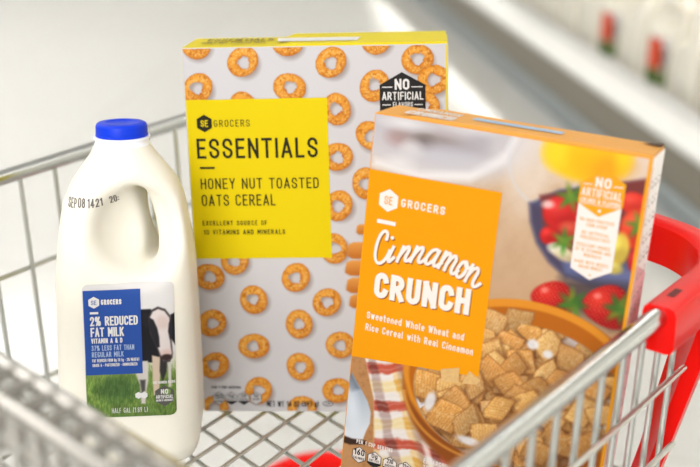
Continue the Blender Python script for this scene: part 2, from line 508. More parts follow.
def f(mb, p):
    for i, cx in enumerate((12.8, 22.8, 32.8, 42.6)):
        outline(mb, hexa(cx, 11.6, 5.4, .92), .18, p)
    text(mb, 'PER 1 CUP SERVING', 7.6, 20.0, 2.2, 23.2, p, .2, .3)
    text(mb, '150', 9.7, 11.2, 4.0, 6.4, p, .18, .2)
    text(mb, 'CALORIES', 9.4, 8.4, 1.6, 6.8, p, .2, .24)
    for cx, a, b in ((22.8, '0g', 'SAT FAT'), (32.8, '210', 'SODIUM'), (42.6, '12g', 'SUGARS')):
        text(mb, a, cx - 1.9, 12.6, 2.8, 3.8, p, .18, .2)
        text(mb, b, cx - 3.0, 10.2, 1.4, 6.0, p, .2, .24)
    for cx in (22.8, 32.8):
        poly(mb, [(cx - 4.2, 9.5), (cx - 4.2, 8.6), (cx, 6.4), (cx + 4.2, 8.6), (cx + 4.2, 9.5)], p)
    text(mb, 'NET WT 14 OZ (397 g)', 51.3, 4.6, 4.8, 41.4, p, .2, .24)
    outline(mb, [(100.1 + 4 * math.cos(a), 7.2 + 2.2 * math.sin(a)) for a in np.linspace(0, 2 * PI, 20)[:-1]], .25, p)
    text(mb, 'UD', 98.4, 6.1, 2.2, 3.4, p, .16, .3)
ns = decal('nutrition_strip', M_grey, oats, lambda mb, p: [poly(mb, hexa(cx, 11.6, 5.2, .92), p) for cx in (12.8, 22.8, 32.8, 42.6)], 2)
decal('lettering', M_black, ns, f, 4)

# top: tucked flap, lighter strip and small dark title
mb = MB()
x0 = .36 * oW
mb.add([(x0, .002, oH), (oW - .001, .002, oH), (oW - .001, oD - .001, oH), (x0, oD - .001, oH),
        (x0 + .008, .002, oH + .0012), (oW - .001, .002, oH + .0012), (oW - .001, oD - .001, oH + .0026), (x0 + .008, oD - .001, oH + .0026)],
       [(4, 5, 6, 7), (0, 1, 5, 4), (1, 2, 6, 5), (2, 3, 7, 6), (3, 0, 4, 7)])
flap = mb.build('top_flap', M_yel, oats)
def top_place(h, D, H, slant=0.0):
    return lambda u, v, lift=0.0: (u * .001, v * .001, H + h + lift + slant * v * .001)
mb = MB(); p = top_place(.0015, oD, oH, .028)
poly(mb, [(70, 14), (129, 14), (131, 31), (68, 31)], p)
mb.build('blank_strip', M_white, flap)
mb = MB(); p = top_place(.0010, oD, oH)
text(mb, 'ESSENTIALS', 14, 30, 15, 50, p, .14, .25)
text(mb, 'HONEY NUT TOASTED OATS', 12, 16, 8, 48, p, .14, .25)
mb.build('lettering', mat('olive_ink', ink(120, 108, 20), .5), oats)

# ---- cinnamon crunch box
cs = .9622
cW, cH, cD = .1736, .2505, .0400
cR = rotvec((-.1013, .0719, -.4176))
cT = V((-.0072, .7071, .5301))
cin = thing('cereal_box', 'orange Cinnamon CRUNCH cereal box with a bowl of cereal squares, tilting against the red corner', 'cereal box', cT, cR)
carton_mesh(cW, cH, cD, [M_orp, M_side, M_side, M_or, M_orp], cin)
HC = np.array([[1.13660080e+00, 1.67543729e-02, 3.38847558e+02], [1.66018425e-01, -1.42748979e+00, 4.82646849e+02],
               [-4.29573659e-04, -3.17017967e-04, 1.0]])        # artwork layout: board mm -> drawing units
K = dict(ku=.001 * cs, kv=.001 * cs, v0=cH - .2658 * cs)

nu, nv = 440, 640
U, Vv = np.meshgrid(np.linspace(.0008, cW - .0008, nu), np.linspace(.0008, cH - .0008, nv))
uu = U * 1000 / cs; vv = (Vv - (cH - .2658 * cs)) * 1000 / cs
dn = HC[2, 0] * uu + HC[2, 1] * vv + 1
cv = Canvas((HC[0, 0] * uu + HC[0, 1] * vv + HC[0, 2]) / dn, (HC[1, 0] * uu + HC[1, 1] * vv + HC[1, 2]) / dn)
X, Y = cv.X, cv.Y
big = cv.noise(.025, 1, 3); mid = cv.noise(.09, 2, 3); fine = cv.noise(.35, 3, 3); grit = cv.noise(.8, 4, 2)
# table
t = np.clip((Y - 150) / 200, 0, 1)[..., None]
cv.c[:] = C3(214, 186, 158) * (1 - t) + C3(190, 148, 108) * t
cv.lay((mid - .35) * .5, C3(176, 138, 104))
# pale plate with a blurred flower, upper left
cv.lay(cv.ell(432, 118, 108, 62, 14, 16), C3(204, 196, 196))
cv.lay(cv.ell(428, 108, 90, 50, 14, 22) * .8, C3(190, 184, 188))
cv.lay(cv.poly([(375, 158), (420, 172), (470, 172), (505, 152), (516, 132), (520, 138), (506, 164), (470, 182), (420, 180), (372, 166)], 7) * .8, C3(238, 232, 230))
for cx, cy, rx, ry, c, k in ((398, 138, 11, 8, (178, 146, 142), .8), (434, 141, 30, 8, (138, 122, 116), .75), (424, 143, 9, 6, (100, 86, 80), .8), (452, 150, 30, 6, (170, 164, 170), .7), (412, 150, 10, 8, (222, 214, 212), .8),
                             (478, 145, 12, 9, (168, 160, 166), .6), (450, 130, 20, 6, (196, 184, 184), .6), (400, 163, 12, 6, (228, 222, 220), .8),
                             (446, 158, 34, 9, (196, 192, 198), .7), (405, 124, 18, 5, (232, 228, 228), .8), (470, 128, 20, 5, (222, 218, 222), .7)):
    cv.lay(cv.ell(cx, cy, rx, ry, 10, 10) * k, C3(*c))
# glass rim and pale glow between plate and fruit
cv.lay(cv.ell(532, 165, 22, 48, 12, 18) * .5, C3(232, 220, 212))
ring = np.clip(1 - np.abs(np.hypot((X - 545) / 36, (Y - 160) / 46) - 1) * 14, 0, 1)
cv.lay(ring * .45, C3(206, 210, 220))
# yellow glass of juice
cv.lay(cv.poly([(536, 120), (660, 130), (660, 205), (628, 196), (616, 170), (560, 180)], 16) * .7, C3(226, 205, 190))
cv.lay(cv.ell(588, 156, 44, 27, 6, 8), C3(246, 192, 22))
cv.lay(cv.ell(556, 152, 12, 16, 10, 12) * .7, C3(250, 214, 40))
cv.lay(cv.ell(606, 168, 24, 13, 0, 16) * .7, C3(232, 150, 16))
cv.lay(cv.ell(584, 158, 14, 12, 0, 12) * .6, C3(250, 182, 8))
cv.lay(cv.ell(624, 158, 8, 16, 10, 10) * .6, C3(252, 210, 30))
# slate bowl of fruit
bowlp = [(530, 204), (531, 222), (537, 243), (549, 262), (566, 278), (590, 288), (620, 292), (670, 294), (670, 188), (640, 182), (560, 190)]
cv.lay(cv.poly(bowlp, 5), C3(80, 84, 122))
cv.lay(cv.poly([(530, 204), (531, 222), (537, 243), (549, 262), (566, 278), (560, 252), (545, 228), (541, 205)], 8) * .8, C3(74, 62, 82))
cv.lay(cv.poly([(560, 252), (600, 268), (660, 272), (660, 284), (600, 282), (566, 272)], 8) * .5, C3(120, 126, 170))
cv.lay(cv.poly([(540, 196), (655, 178), (655, 262), (600, 262), (560, 250), (543, 226)], 5), C3(120, 52, 48))
fr = [(562, 214, 19, 17, (206, 34, 30)), (549, 236, 9, 9, (206, 30, 26)), (573, 232, 14, 10, (190, 60, 40)), (634, 204, 14, 11, (222, 52, 36)),
      (636, 230, 16, 20, (224, 62, 34)), (640, 262, 12, 14, (190, 26, 30)), (618, 250, 11, 17, (222, 190, 76)), (558, 250, 10, 6, (238, 226, 200)),
      (566, 256, 11, 6, (214, 190, 150)), (612, 268, 10, 6, (214, 190, 90)), (600, 262, 8, 7, (200, 150, 60))]
for cx, cy, rx, ry, c in fr:
    c = C3(*c)
    cv.lay(cv.ell(cx, cy, rx, ry, 15, 4), c)
    cv.lay(cv.ell(cx - rx * .3, cy - ry * .35, rx * .45, ry * .4, 15, rx * .6) * .6, np.minimum(c * 1.15 + 40, 255))
    cv.lay(cv.ell(cx + rx * .25, cy + ry * .45, rx * .7, ry * .5, 15, rx * .6) * .4, c * .7)
for cx, cy, r in ((571, 198, 11), (564, 242, 10), (640, 226, 11), (650, 212, 6)):
    for k in range(6):
        a = k * 1.05 + cx
        cv.lay(cv.ell(cx + r * .5 * math.cos(a), cy + r * .5 * math.sin(a), r * .7, r * .26, math.degrees(a), 4) * .9, C3(70 + 22 * (k % 3), 128 + 14 * (k % 2), 44))
cv.lay(cv.ell(548, 205, 6, 4, 0, 4) * .7, C3(250, 240, 236))
# shade under bowl + two strawberries on the table
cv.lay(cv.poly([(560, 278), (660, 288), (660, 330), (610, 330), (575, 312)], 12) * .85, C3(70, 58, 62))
for cx, cy, rx, ry in ((552, 299, 21, 17), (606, 307, 24, 21)):
    d = np.hypot((X - cx + rx * .3) / rx, (Y - cy + ry * .35) / ry)
    colr = C3(222, 48, 36) * np.clip(1.1 - d, 0, 1)[..., None] + C3(164, 8, 16) * np.clip(d - .1, 0, 1)[..., None]
    wy = (Y - cy) * (1 - .30 * np.clip((X - cx) / rx, -1.3, 1.3)) - 2.5 * (X - cx) / rx     # tapers to its tip on the left
    berry = np.clip(.5 - (np.hypot((X - cx) / rx, wy / ry) - 1) * ry / 3, 0, 1)
    cv.lay(berry, colr)
    cv.lay(cv.ell(cx - rx * .35, cy - ry * .5, 4, 3, 0, 3) * .5, C3(255, 190, 180))
    seeds = (np.sin(X * 1.3 + Y * .4) * np.sin(Y * 1.4 - X * .3) > .86)
    cv.lay(berry * seeds * .75, C3(246, 160, 100))
for cx, cy, r in ((572, 304, 14), (620, 310, 15)):
    for k in range(7):
        a = k * .9 + cx
        cv.lay(cv.ell(cx + r * .45 * math.cos(a), cy + r * .45 * math.sin(a), r * .6, r * .24, math.degrees(a), 4) * .9, C3(60 + 26 * (k % 3), 108 + 22 * (k % 2), 38))
# left: wooden board, napkin, knife
cv.lay(cv.poly([(330, 350), (420, 350), (470, 480), (330, 490)], 3), C3(188, 134, 84))
cv.lay(np.clip((fine - .5) * 3, 0, 1) * cv.poly([(330, 350), (420, 350), (470, 480), (330, 490)], 3) * .5, C3(150, 98, 58))
cv.lay(cv.poly([(335, 420), (345, 440), (372, 450), (352, 480), (330, 480)], 4) * .7, C3(198, 146, 98))
nap = cv.poly([(364, 352), (410, 366), (416, 402), (432, 428), (462, 452), (470, 482), (374, 482), (374, 400)], 2.0)
cv.lay(nap, C3(236, 226, 220))
ss = Y * .95 - X * .22 + 4 * np.sin(X * .08) - (mid - .5) * 5
tt = X * .95 + (Y - 400) * -.22 - (mid - .5) * 5
def band(a, per, o, wd, soft): return np.clip(.5 + (wd / 2 - np.abs((a - o + per / 2) % per - per / 2)) / soft, 0, 1)
cv.lay(nap * band(ss, 36, 317, 11, 2.5) * .55, C3(240, 206, 120))
cv.lay(nap * band(tt, 40, 384, 10, 2.5) * .45, C3(236, 176, 74))
cv.lay(nap * band(tt, 40, 402, 9, 2.5) * .55, C3(150, 116, 112))
cv.lay(nap * band(ss, 36, 300, 9, 2.5) * .85, C3(188, 60, 36))
cv.lay(nap * band(ss, 36, 300, 9, 2.5) * band(tt, 40, 402, 9, 2.5) * .6, C3(96, 50, 46))
cv.lay(nap * band(ss, 36, 317, 11, 2.5) * band(tt, 40, 384, 10, 2.5) * .6, C3(214, 150, 50))
cv.lay(nap * band(ss + tt * .1, 5.5, 0, 1.5, 2) * .22, C3(255, 252, 248))
cv.lay(nap * cv.poly([(396, 366), (402, 366), (420, 420), (430, 470), (422, 470), (410, 420)], 5) * .45, C3(140, 110, 104))
cv.lay(nap * cv.poly([(404, 380), (407, 382), (424, 430), (436, 475), (431, 475), (418, 430)], 3) * .7, C3(252, 246, 242))
bl = cv.poly([(336, 362), (348, 366), (354, 377), (361, 389), (368, 402), (371, 413), (370, 424), (366, 432), (363, 440), (352, 440), (336, 434)], 1.5)
d = np.clip((Y - 372) / 60, 0, 1)[..., None]
cv.lay(bl, C3(150, 162, 178) * (1 - d) + C3(222, 226, 232) * d)
cv.lay(bl * cv.poly([(336, 362), (348, 366), (360, 389), (352, 392), (336, 372)], 4) * .7, C3(84, 92, 106))
cv.lay(bl * cv.ell(352, 404, 6, 18, -8, 8) * .6, C3(240, 244, 250))
cv.lay(cv.poly([(336, 433), (352, 439), (366, 441), (367, 445), (350, 445), (336, 440)], 2), C3(58, 36, 28))
# orange bowl
cv.lay(cv.ell(524, 396, 122, 92, 12, 3), C3(160, 84, 20))
cv.lay(cv.ell(520, 384, 118, 83, 12, 2), C3(222, 140, 36))
cv.lay(cv.ell(520, 386, 112, 77, 12, 2), C3(182, 98, 12))
cv.lay(cv.poly([(402, 372), (410, 400), (430, 430), (470, 458), (520, 476), (580, 476), (570, 486), (470, 486), (420, 440)], 4) * .6, C3(132, 66, 18))
cv.lay(np.clip(1 - np.abs(np.hypot((X - 520) / 116, (Y - 385) / 82.) - 1) * 40, 0, 1) * (Y > 390) * .7, C3(238, 168, 70))
milk = cv.ell(519, 397, 106, 72, 12, 2)
cv.lay(milk, C3(134, 88, 48))
cv.lay(milk * np.clip(cv.ell(430, 404, 18, 34, -20, 14) + cv.ell(585, 338, 34, 12, 24, 12) + cv.ell(480, 446, 40, 10, 14, 10) + cv.ell(610, 425, 16, 24, 0, 10), 0, 1), C3(226, 226, 232))
cv.lay(milk * np.clip((mid - .45) * 3, 0, 1) * .5, C3(176, 170, 176))
# cereal squares, far ones first
rs = np.random.default_rng(5)
zq = lambda a, b: (a / 2.496 + 450, b / 2.496 + 280)
ze = lambda a, b: (a / 2.495 + 330, b / 2.495 + 280)
sq = [zq(*q) for q in [(165, 110), (205, 132), (258, 135), (150, 160), (100, 185), (178, 205), (245, 165), (238, 235), (105, 222), (52, 270), (150, 262),
      (212, 275), (112, 322), (40, 355), (196, 312), (300, 205), (335, 180), (265, 255), (250, 352), (330, 330), (360, 290), (262, 400), (290, 415), (215, 430), (320, 250), (390, 270), (375, 340), (340, 420), (80, 140), (40, 215), (10, 300)]]
sq += [ze(*q) for q in [(285, 228), (300, 275), (355, 270), (405, 232), (420, 322), (350, 350), (312, 305), (240, 262), (445, 160), (455, 222), (400, 112),
       (412, 180), (450, 262), (290, 340), (385, 385), (470, 300), (470, 380), (430, 420), (500, 420)]]
base = []
for _ in range(120):
    a = rs.uniform(0, 2 * PI); q = math.sqrt(rs.uniform(0, 1)) * .94
    base.append((519 + 101 * q * math.cos(a) * .98 - 8 * math.sin(a) * q, 402 + 62 * q * math.sin(a) + 18 * q * math.cos(a)))
base.sort(key=lambda q: q[1]); sq.sort(key=lambda q: q[1])
for j, (cx, cy) in enumerate(base + sq):
    hi = j >= len(base)
    if not hi and rs.random() < .12: continue
    s = rs.uniform(10.5, 13) if not hi else rs.uniform(13.0, 16.5)
    a = rs.uniform(-1.0, 1.0); asp = rs.uniform(.60, 1.0); shear = rs.uniform(-.4, .4)
    x0, x1 = max(cx - 26, X.min()), cx + 26
    ca, sa = math.cos(a), math.sin(a)
    dx, dy = X - cx, Y - cy
    lx = (dx * ca + dy * sa) + shear * (-dx * sa + dy * ca); ly = (-dx * sa + dy * ca) / asp
    lxw = lx + (fine - .5) * 2.6; lyw = ly + (mid - .5) * 3.2
    bulge = 1 + .10 * (1 - (lx / s) ** 2)
    dd = np.maximum(np.abs(lxw) - s * (1 - .08 * (ly / s) ** 2), np.abs(lyw) - s * (1 - .10 * (lx / s) ** 2))
    m = np.clip(.5 - dd / 1.2, 0, 1)
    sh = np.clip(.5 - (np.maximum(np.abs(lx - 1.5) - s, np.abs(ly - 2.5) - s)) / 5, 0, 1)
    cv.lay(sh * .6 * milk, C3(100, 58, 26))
    shade = rs.uniform(.82, 1.06) * (1 if hi else .90)
    warm = rs.uniform(0, 1)
    c0 = (C3(230, 176, 108) * (1 - warm) + C3(222, 154, 78) * warm) * shade
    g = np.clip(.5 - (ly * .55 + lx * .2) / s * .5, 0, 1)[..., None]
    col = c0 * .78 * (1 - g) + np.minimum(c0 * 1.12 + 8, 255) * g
    st = np.sin(lx * 2.1 + fine * 5)[..., None] * .05
    col = col * (1 + st)
    dk = np.clip((.47 - grit) * 5, 0, 1)[..., None]
    col = col * (1 - .38 * dk) + C3(170, 108, 54) * shade * .38 * dk
    lt = np.clip((fine - .56) * 5, 0, 1)[..., None]
    col = col * (1 - .4 * lt) + C3(246, 218, 168) * shade * .4 * lt
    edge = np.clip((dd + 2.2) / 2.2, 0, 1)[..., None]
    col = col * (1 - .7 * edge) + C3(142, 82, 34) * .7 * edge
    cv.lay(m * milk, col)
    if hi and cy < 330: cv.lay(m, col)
for cx, cy, rx, ry in ((533, 345, 6, 5), (548, 355, 5, 4), (430, 402, 5, 10), (470, 442, 14, 4), (612, 430, 8, 4)):
    cv.lay(cv.ell(cx, cy, rx, ry, 20, 3) * .85, C3(232, 232, 240))
# orange strip along the right-hand crease
cv.lay(np.clip((uu - 177.6) / .5, 0, 1), C3(244, 164, 30))
pos = np.stack([U, np.full_like(U, -.00006), Vv], -1)
sheet('front_picture', nu, nv, pos, cv.linear(INK), M_print, cin)

pan = decal('title_panel', M_orp, cin, lambda mb, p: poly(mb, [(.9, 96.2), (91.2, 103.2), (91.2, 228.6), (.9, 228.2)], p), 2, **K)
pan['label'] = 'orange title panel printed Cinnamon CRUNCH'
# toasted corners of two squares overlap the lower edge of the panel
def f(mb, p):
    poly(mb, [(66.5, 94), (78.5, 96), (77.5, 106.5), (65, 102.5)], p)
    poly(mb, [(80.5, 96), (91, 98), (93, 101.5), (84.5, 106)], p)
decal('printed_squares', mat('toasted_ink', ink(222, 178, 112), .5, noise=.22, nscale=500), pan, f, 3, **K)

# brush-script word
def script_word():
    bx = [10.1, 20.5, 31.7, 41.4, 48.9, 58.0, 67.2, 74.9, 82.6]; by = [164.6, 168.6, 171.2, 172.3, 172.3, 171.2, 168.8, 166.2, 163.0]
    base = lambda x: float(np.interp(x, bx, by))
    slope = lambda x: (base(x + 2) - base(x - 2)) / 4
    out = []
    def put(tmpl, x0, wx, hx):
        for st in tmpl:
            pts = []
            for (a, b) in st:
                x = x0 + a * wx
                x2 = x0 + a * wx + .30 * b * hx
                pts.append((x2, base(x) + b * hx))
            put_raw(pts)
    def put_raw(pts):
            q = []
            for i in range(len(pts) - 1):
                p0 = pts[max(i - 1, 0)]; p1 = pts[i]; p2 = pts[i + 1]; p3 = pts[min(i + 2, len(pts) - 1)]
                for t in (0, .25, .5, .75):
                    q.append(tuple(.5 * ((2 * p1[k]) + (-p0[k] + p2[k]) * t + (2 * p0[k] - 5 * p1[k] + 4 * p2[k] - p3[k]) * t * t + (-p0[k] + 3 * p1[k] - 3 * p2[k] + p3[k]) * t ** 3) for k in (0, 1)))
            q.append(pts[-1]); out.append(q)
    n = [[(0, 0), (.02, .5), (.04, 1)], [(.02, .35), (.16, .82), (.34, 1.0), (.44, .8), (.40, .3), (.46, .02), (.6, .03), (.78, .3)]]
    i_ = [[(0, 1.0), (-.04, .4), (.02, .05), (.16, .0), (.36, .25)]]
    a_ = [[(.5, .82), (.38, 1.0), (.14, .85), (.0, .4), (.06, .05), (.24, .03), (.44, .4), (.54, .95)], [(.54, .95), (.48, .3), (.56, .02), (.72, .08), (.9, .32)]]
    m_ = [[(0, 0), (.02, .5), (.04, 1)], [(.02, .35), (.1, .82), (.22, 1.0), (.29, .8), (.27, .35), (.27, 0)], [(.27, .35), (.36, .82), (.48, 1.0), (.56, .8), (.53, .3), (.57, .02), (.68, .03), (.8, .3)]]
    o_ = [[(.34, .95), (.12, .85), (.0, .4), (.08, .05), (.28, .0), (.46, .3), (.48, .75), (.34, .95), (.36, .78), (.55, .72), (.72, .85)]]
    raw = [(80, 190), (85, 170), (77, 156), (62, 158), (44, 180), (30, 220), (25, 260), (31, 286), (46, 297), (66, 289), (86, 266), (98, 242)]
    put_raw([(10.1 + (x - 20) * .139 + (y - 300) * .0098, 164.6 + (300 - y) * .155 + .028 * (x - 20)) for x, y in raw])
    put(i_, 19.6, 9, 10.6)
    put(n, 26.2, 12.0, 10.4)
    put(n, 35.6, 12.0, 10.6)
    put(a_, 45.3, 11.8, 11.0)
    put(m_, 55.2, 15.5, 11.4)
    put(o_, 67.0, 10.2, 11.6)
    put(n, 74.2, 11.6, 11.6)
    return out, (20.8, 185.0)
def script(mb, p):
    strokes, dot = script_word()
    for st in strokes: ribbon(mb, st, 1.08, p)
    poly(mb, [(dot[0] + .5 + 1.25 * math.cos(a), dot[1] + 1.25 * math.sin(a)) for a in np.linspace(0, 2 * PI, 13)[:-1]], p)
off = lambda p, du, dv: (lambda u, v, lift=0.0: p(u + du, v + dv, lift))
def f(mb, p):
    q = off(p, .75, -.75)
    script(mb, q)
    text(mb, 'CRUNCH', 12.4, 141.8, 17.8, 66.6, q, .255, .17, .03)
decal('lettering_shadow', M_brown, pan, f, 3, **K)
def f(mb, p):
    script(mb, p)
    text(mb, 'CRUNCH', 12.4, 141.8, 17.8, 66.6, p, .255, .17, .03)
    text(mb, 'GROCERS', 25.0, 207.0, 5.5, 30.3, p, .19, .3)
    poly(mb, [(9.4, 193.2), (22.6, 193.2), (22.6, 195.9), (9.4, 195.9)], p)
    text(mb, 'Sweetened Whole Wheat and', 8.9, 125.9, 5.0, 69.2, p, .17, .26)
    text(mb, 'Rice Cereal with Real Cinnamon', 8.8, 117.2, 5.0, 76.6, p, .17, .26)
decal('lettering', M_cream, pan, f, 4, **K)
emb = decal('brand_emblem', M_cream, pan, lambda mb, p: poly(mb, hexa(16, 209.5, 7.7, .98), p), 4, **K)
decal('lettering', M_orp, emb, lambda mb, p: text(mb, 'SE', 13.2, 206.8, 5.6, 5.6, p, .13, .2), 6, **K)

# side-of-front claim badge
bd = decal('claim_badge', M_cream, cin, lambda mb, p: poly(mb, [(139.8, 231), (140.6, 189.5), (153.3, 183.9), (166.2, 191.5), (166.2, 236), (153, 242)], p), 2, **K)
bd['label'] = 'white and orange NO ARTIFICIAL badge'
top = decal('badge_head', M_orb, bd, lambda mb, p: poly(mb, [(139.2, 231.4), (153.0, 224.4), (166.8, 232.4), (166.8, 247), (152.6, 254.4), (139.4, 243.6)], p), 3, **K)
def f(mb, p):
    text(mb, 'NO', 148.4, 242.6, 6.4, 9.6, p, .22, .18)
    poly(mb, [(141, 243.2), (146.8, 243.6), (146.8, 244.2), (141, 243.8)], p)
    poly(mb, [(159.6, 244.2), (165.4, 244.6), (165.4, 245.2), (159.6, 244.8)], p)
    text(mb, 'ARTIFICIAL', 140.8, 236.2, 5.4, 24.6, p, .18, .24)
    text(mb, 'COLORS & FLAVORS', 140.8, 232.2, 3.0, 24.6, p, .2, .26)
    poly(mb, [(140.6, 231.2), (165.6, 231.4), (165.6, 231.8), (140.6, 231.6)], p)
    poly(mb, [(153.2 + 1.0 * math.cos(a), 228.2 + 1.0 * math.sin(a)) for a in np.linspace(0, 2 * PI, 11)[:-1]], p)
decal('lettering', M_cream, top, f, 5, **K)
def f(mb, p):
    for s, u, v, wd in (('NO HIGH FRUCTOSE', 142.3, 220.4, 21), ('CORN SYRUP', 146.5, 217.3, 13), ('NO ARTIFICIAL', 144.5, 212.4, 17), ('PRESERVATIVES', 144, 209.3, 18),
                        ('EXCELLENT SOURCE', 142.3, 204.4, 21), ('OF 12 VITAMINS AND', 142.0, 201.3, 22), ('MINERALS', 147.5, 198.2, 11), ('MADE WITH WHOLE', 142.5, 193.6, 21), ('GRAIN WHEAT', 145.5, 190.6, 15)):
        text(mb, s, u, v, 2.2, wd, p, .17, .26)
    poly(mb, [(153.2 + .7 * math.cos(a), 187.0 + .7 * math.sin(a)) for a in np.linspace(0, 2 * PI, 9)[:-1]], p)
decal('lettering', mat('pale_orange_ink', ink(238, 176, 96), .5), bd, f, 4, **K)

# nutrition strip
hexs = [(13.4, 25.2), (25.0, 24.6), (36.6, 24.0), (48.2, 23.4)]
def f(mb, p):
    text(mb, 'ENLARGED TO SHOW', 60.6, 32.4, 3.6, 34, p, .18, .26)
    text(mb, 'TEXTURE', 60.6, 27.6, 3.6, 16, p, .18, .26)
decal('picture_note', M_cream, cin, f, 2, **K)
decal('serving_note', M_cream, cin, lambda mb, p: text(mb, 'PER 1 CUP SERVING', 10.5, 33.6, 3.0, 27, p, .2, .3), 2, **K)
ns = decal('nutrition_strip', M_cream, cin, lambda mb, p: [poly(mb, hexa(a, b, 6.3, .93), p) for a, b in hexs], 2, **K)
def f(mb, p):
    for a, b in hexs: outline(mb, hexa(a, b, 6.1, .93), .22, p)
    text(mb, '160', 9.6, 25.0, 4.6, 7.6, p, .2, .2)
    text(mb, 'CALORIES', 9.4, 21.8, 1.9, 8.0, p, .2, .24)
    for (a, b), s, q in zip(hexs[1:], ('0g', '230', '12g'), ('SAT FAT', 'SODIUM', 'SUGARS')):
        text(mb, s, a - 2.2, b + 1.2, 3.4, 4.4, p, .18, .2)
        text(mb, q, a - 3.6, b - 1.4, 1.7, 7.2, p, .2, .24)
    for a, b in hexs[1:3]:
        poly(mb, [(a - 4.8, b - 2.0), (a - 4.8, b - 3.2), (a, b - 5.6), (a + 4.8, b - 3.2), (a + 4.8, b - 2.0)], p)
decal('lettering', M_black, ns, f, 4, **K)

# top of the carton: raised flap, white title, pale blue strip
mb = MB()
x1 = .62 * cW
mb.add([(.02, .003, cH), (cW - .001, .003, cH), (cW - .001, cD - .001, cH), (.02, cD - .001, cH),
        (.026, .003, cH + .0010), (cW - .001, .003, cH + .0010), (cW - .001, cD - .001, cH + .0016), (.026, cD - .001, cH + .0016)],
       [(4, 5, 6, 7), (0, 1, 5, 4), (1, 2, 6, 5), (2, 3, 7, 6), (3, 0, 4, 7)])
flap = mb.build('top_flap', M_or, cin)
mb = MB(); p = top_place(.0015, cD, cH, .015)
poly(mb, [(57, 19), (114, 19), (115, 27), (58, 27)], p)
mb.build('blue_strip', M_blue, flap)
mb = MB(); p = top_place(.0013, cD, cH, .015)
text(mb, 'CRUNCH', 17, 6, 13, 31, p, .26, .2)
text(mb, 'CINNAMON', 19, 22, 9, 29, p, .18, .25)
mb.build('lettering', M_cream, flap)
# flat dark patch: painted shade of the gap under the flap, right corner
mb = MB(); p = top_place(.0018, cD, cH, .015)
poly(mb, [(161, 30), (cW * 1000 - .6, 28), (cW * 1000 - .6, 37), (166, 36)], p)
mb.build('flap_gap_shade', mat('gap_shade_brown', ink(92, 54, 26), .8), flap)
# right-hand side: ingredient text and a pink lower panel
def side_place(u, v): return (cW + .0001, u * .001, v * .001)
def side_place2(u, v): return (cW + .0002, u * .001, v * .001)
mb = MB(); poly(mb, [(1, 4), (39, 4), (39, 172), (1, 186)], side_place)
sp = mb.build('side_panel', M_pink, cin)
mb = MB()
poly(mb, [(.6, 4), (2.0, 4), (2.0, 245), (.6, 245)], side_place2)
mb.build('orange_border', M_orp, cin)
mb = MB()
for k in range(20):
    v = 18 + k * 11.2
    for q in range(3):
        L = 3 + 5 * random.random()
        poly(mb, [(6 + q * 11, v), (6 + q * 11 + L, v), (6 + q * 11 + L, v + 1.6), (6 + q * 11, v + 1.6)], side_place2)
        poly(mb, [(6 + q * 11, v + 3.6), (6 + q * 11 + L * .7, v + 3.6), (6 + q * 11 + L * .7, v + 4.8), (6 + q * 11, v + 4.8)], side_place2)
mb.build('ingredient_text', mat('grey_ink', ink(196, 170, 158), .6), cin)

# ------------------------------------------------------------------- milk jug
def smin(a, b, k):
    h = np.clip(.5 + .5 * (b - a) / k, 0, 1)
    return b * (1 - h) + a * h - k * h * (1 - h)
def smax(a, b, k): return -smin(-a, -b, k)
def seg_d(x, y, z, a, b):
    ax, ay, az = a; bx, by, bz = b
    d = np.array([bx - ax, by - ay, bz - az]); L = (d @ d)
    t = np.clip(((x - ax) * d[0] + (y - ay) * d[1] + (z - az) * d[2]) / L, 0, 1)
    return np.sqrt((x - ax - t * d[0]) ** 2 + (y - ay - t * d[1]) ** 2 + (z - az - t * d[2]) ** 2)
ZP = [0, .004, .014, .06, .14, .159, .176, .192, .2045, .2140, .2225, .229]
AP = [.0410, .0462, .0500, .0498, .0476, .0460, .0440, .0416, .0364, .0298, .0232, .0198]
RP = [.018, .020, .0215, .0215, .0220, .0240, .0270, .0300, .0310, .0280, .0228, .0196]
HAND = [(.003, 0, .2165), (.0155, 0, .2085), (.0248, 0, .195), (.0292, 0, .177), (.0316, 0, .156), (.0345, 0, .136)]
def jug_sdf(x, y, z):
    a = np.interp(z, ZP, AP); r = np.interp(z, ZP, RP)
    qx = np.abs(x) - a + r; qy = np.abs(y) - a + r
    d = np.hypot(np.maximum(qx, 0), np.maximum(qy, 0)) + np.minimum(np.maximum(qx, qy), 0) - r
    d = np.maximum(d, np.maximum(z - .231, -z))
    for s in (-1, 1):   # the scooped grip on both faces
        e = np.sqrt(((x - .0135) / .033) ** 2 + ((y - s * .054) / .045) ** 2 + ((z - .1775) / .0345) ** 2)
        e = (e - 1) * .034
        d = smax(d, -e, .012)
    h = 1e3
    for p, q in zip(HAND[:-1], HAND[1:]):
        h = np.minimum(h, seg_d(x, y, z, p, q))
    d = smin(d, h - .0115, .010)
    pts = [(.0130 + .0072 * t, .1990 - .044 * t) for t in np.linspace(0, 1, 12)]
    hole = 1e3
    for (px, pz) in pts: hole = np.minimum(hole, np.hypot((x - px - .30 * (y + .012)) * .96, z - pz))
    d = smax(d, -(hole - .0048), .005)
    return d

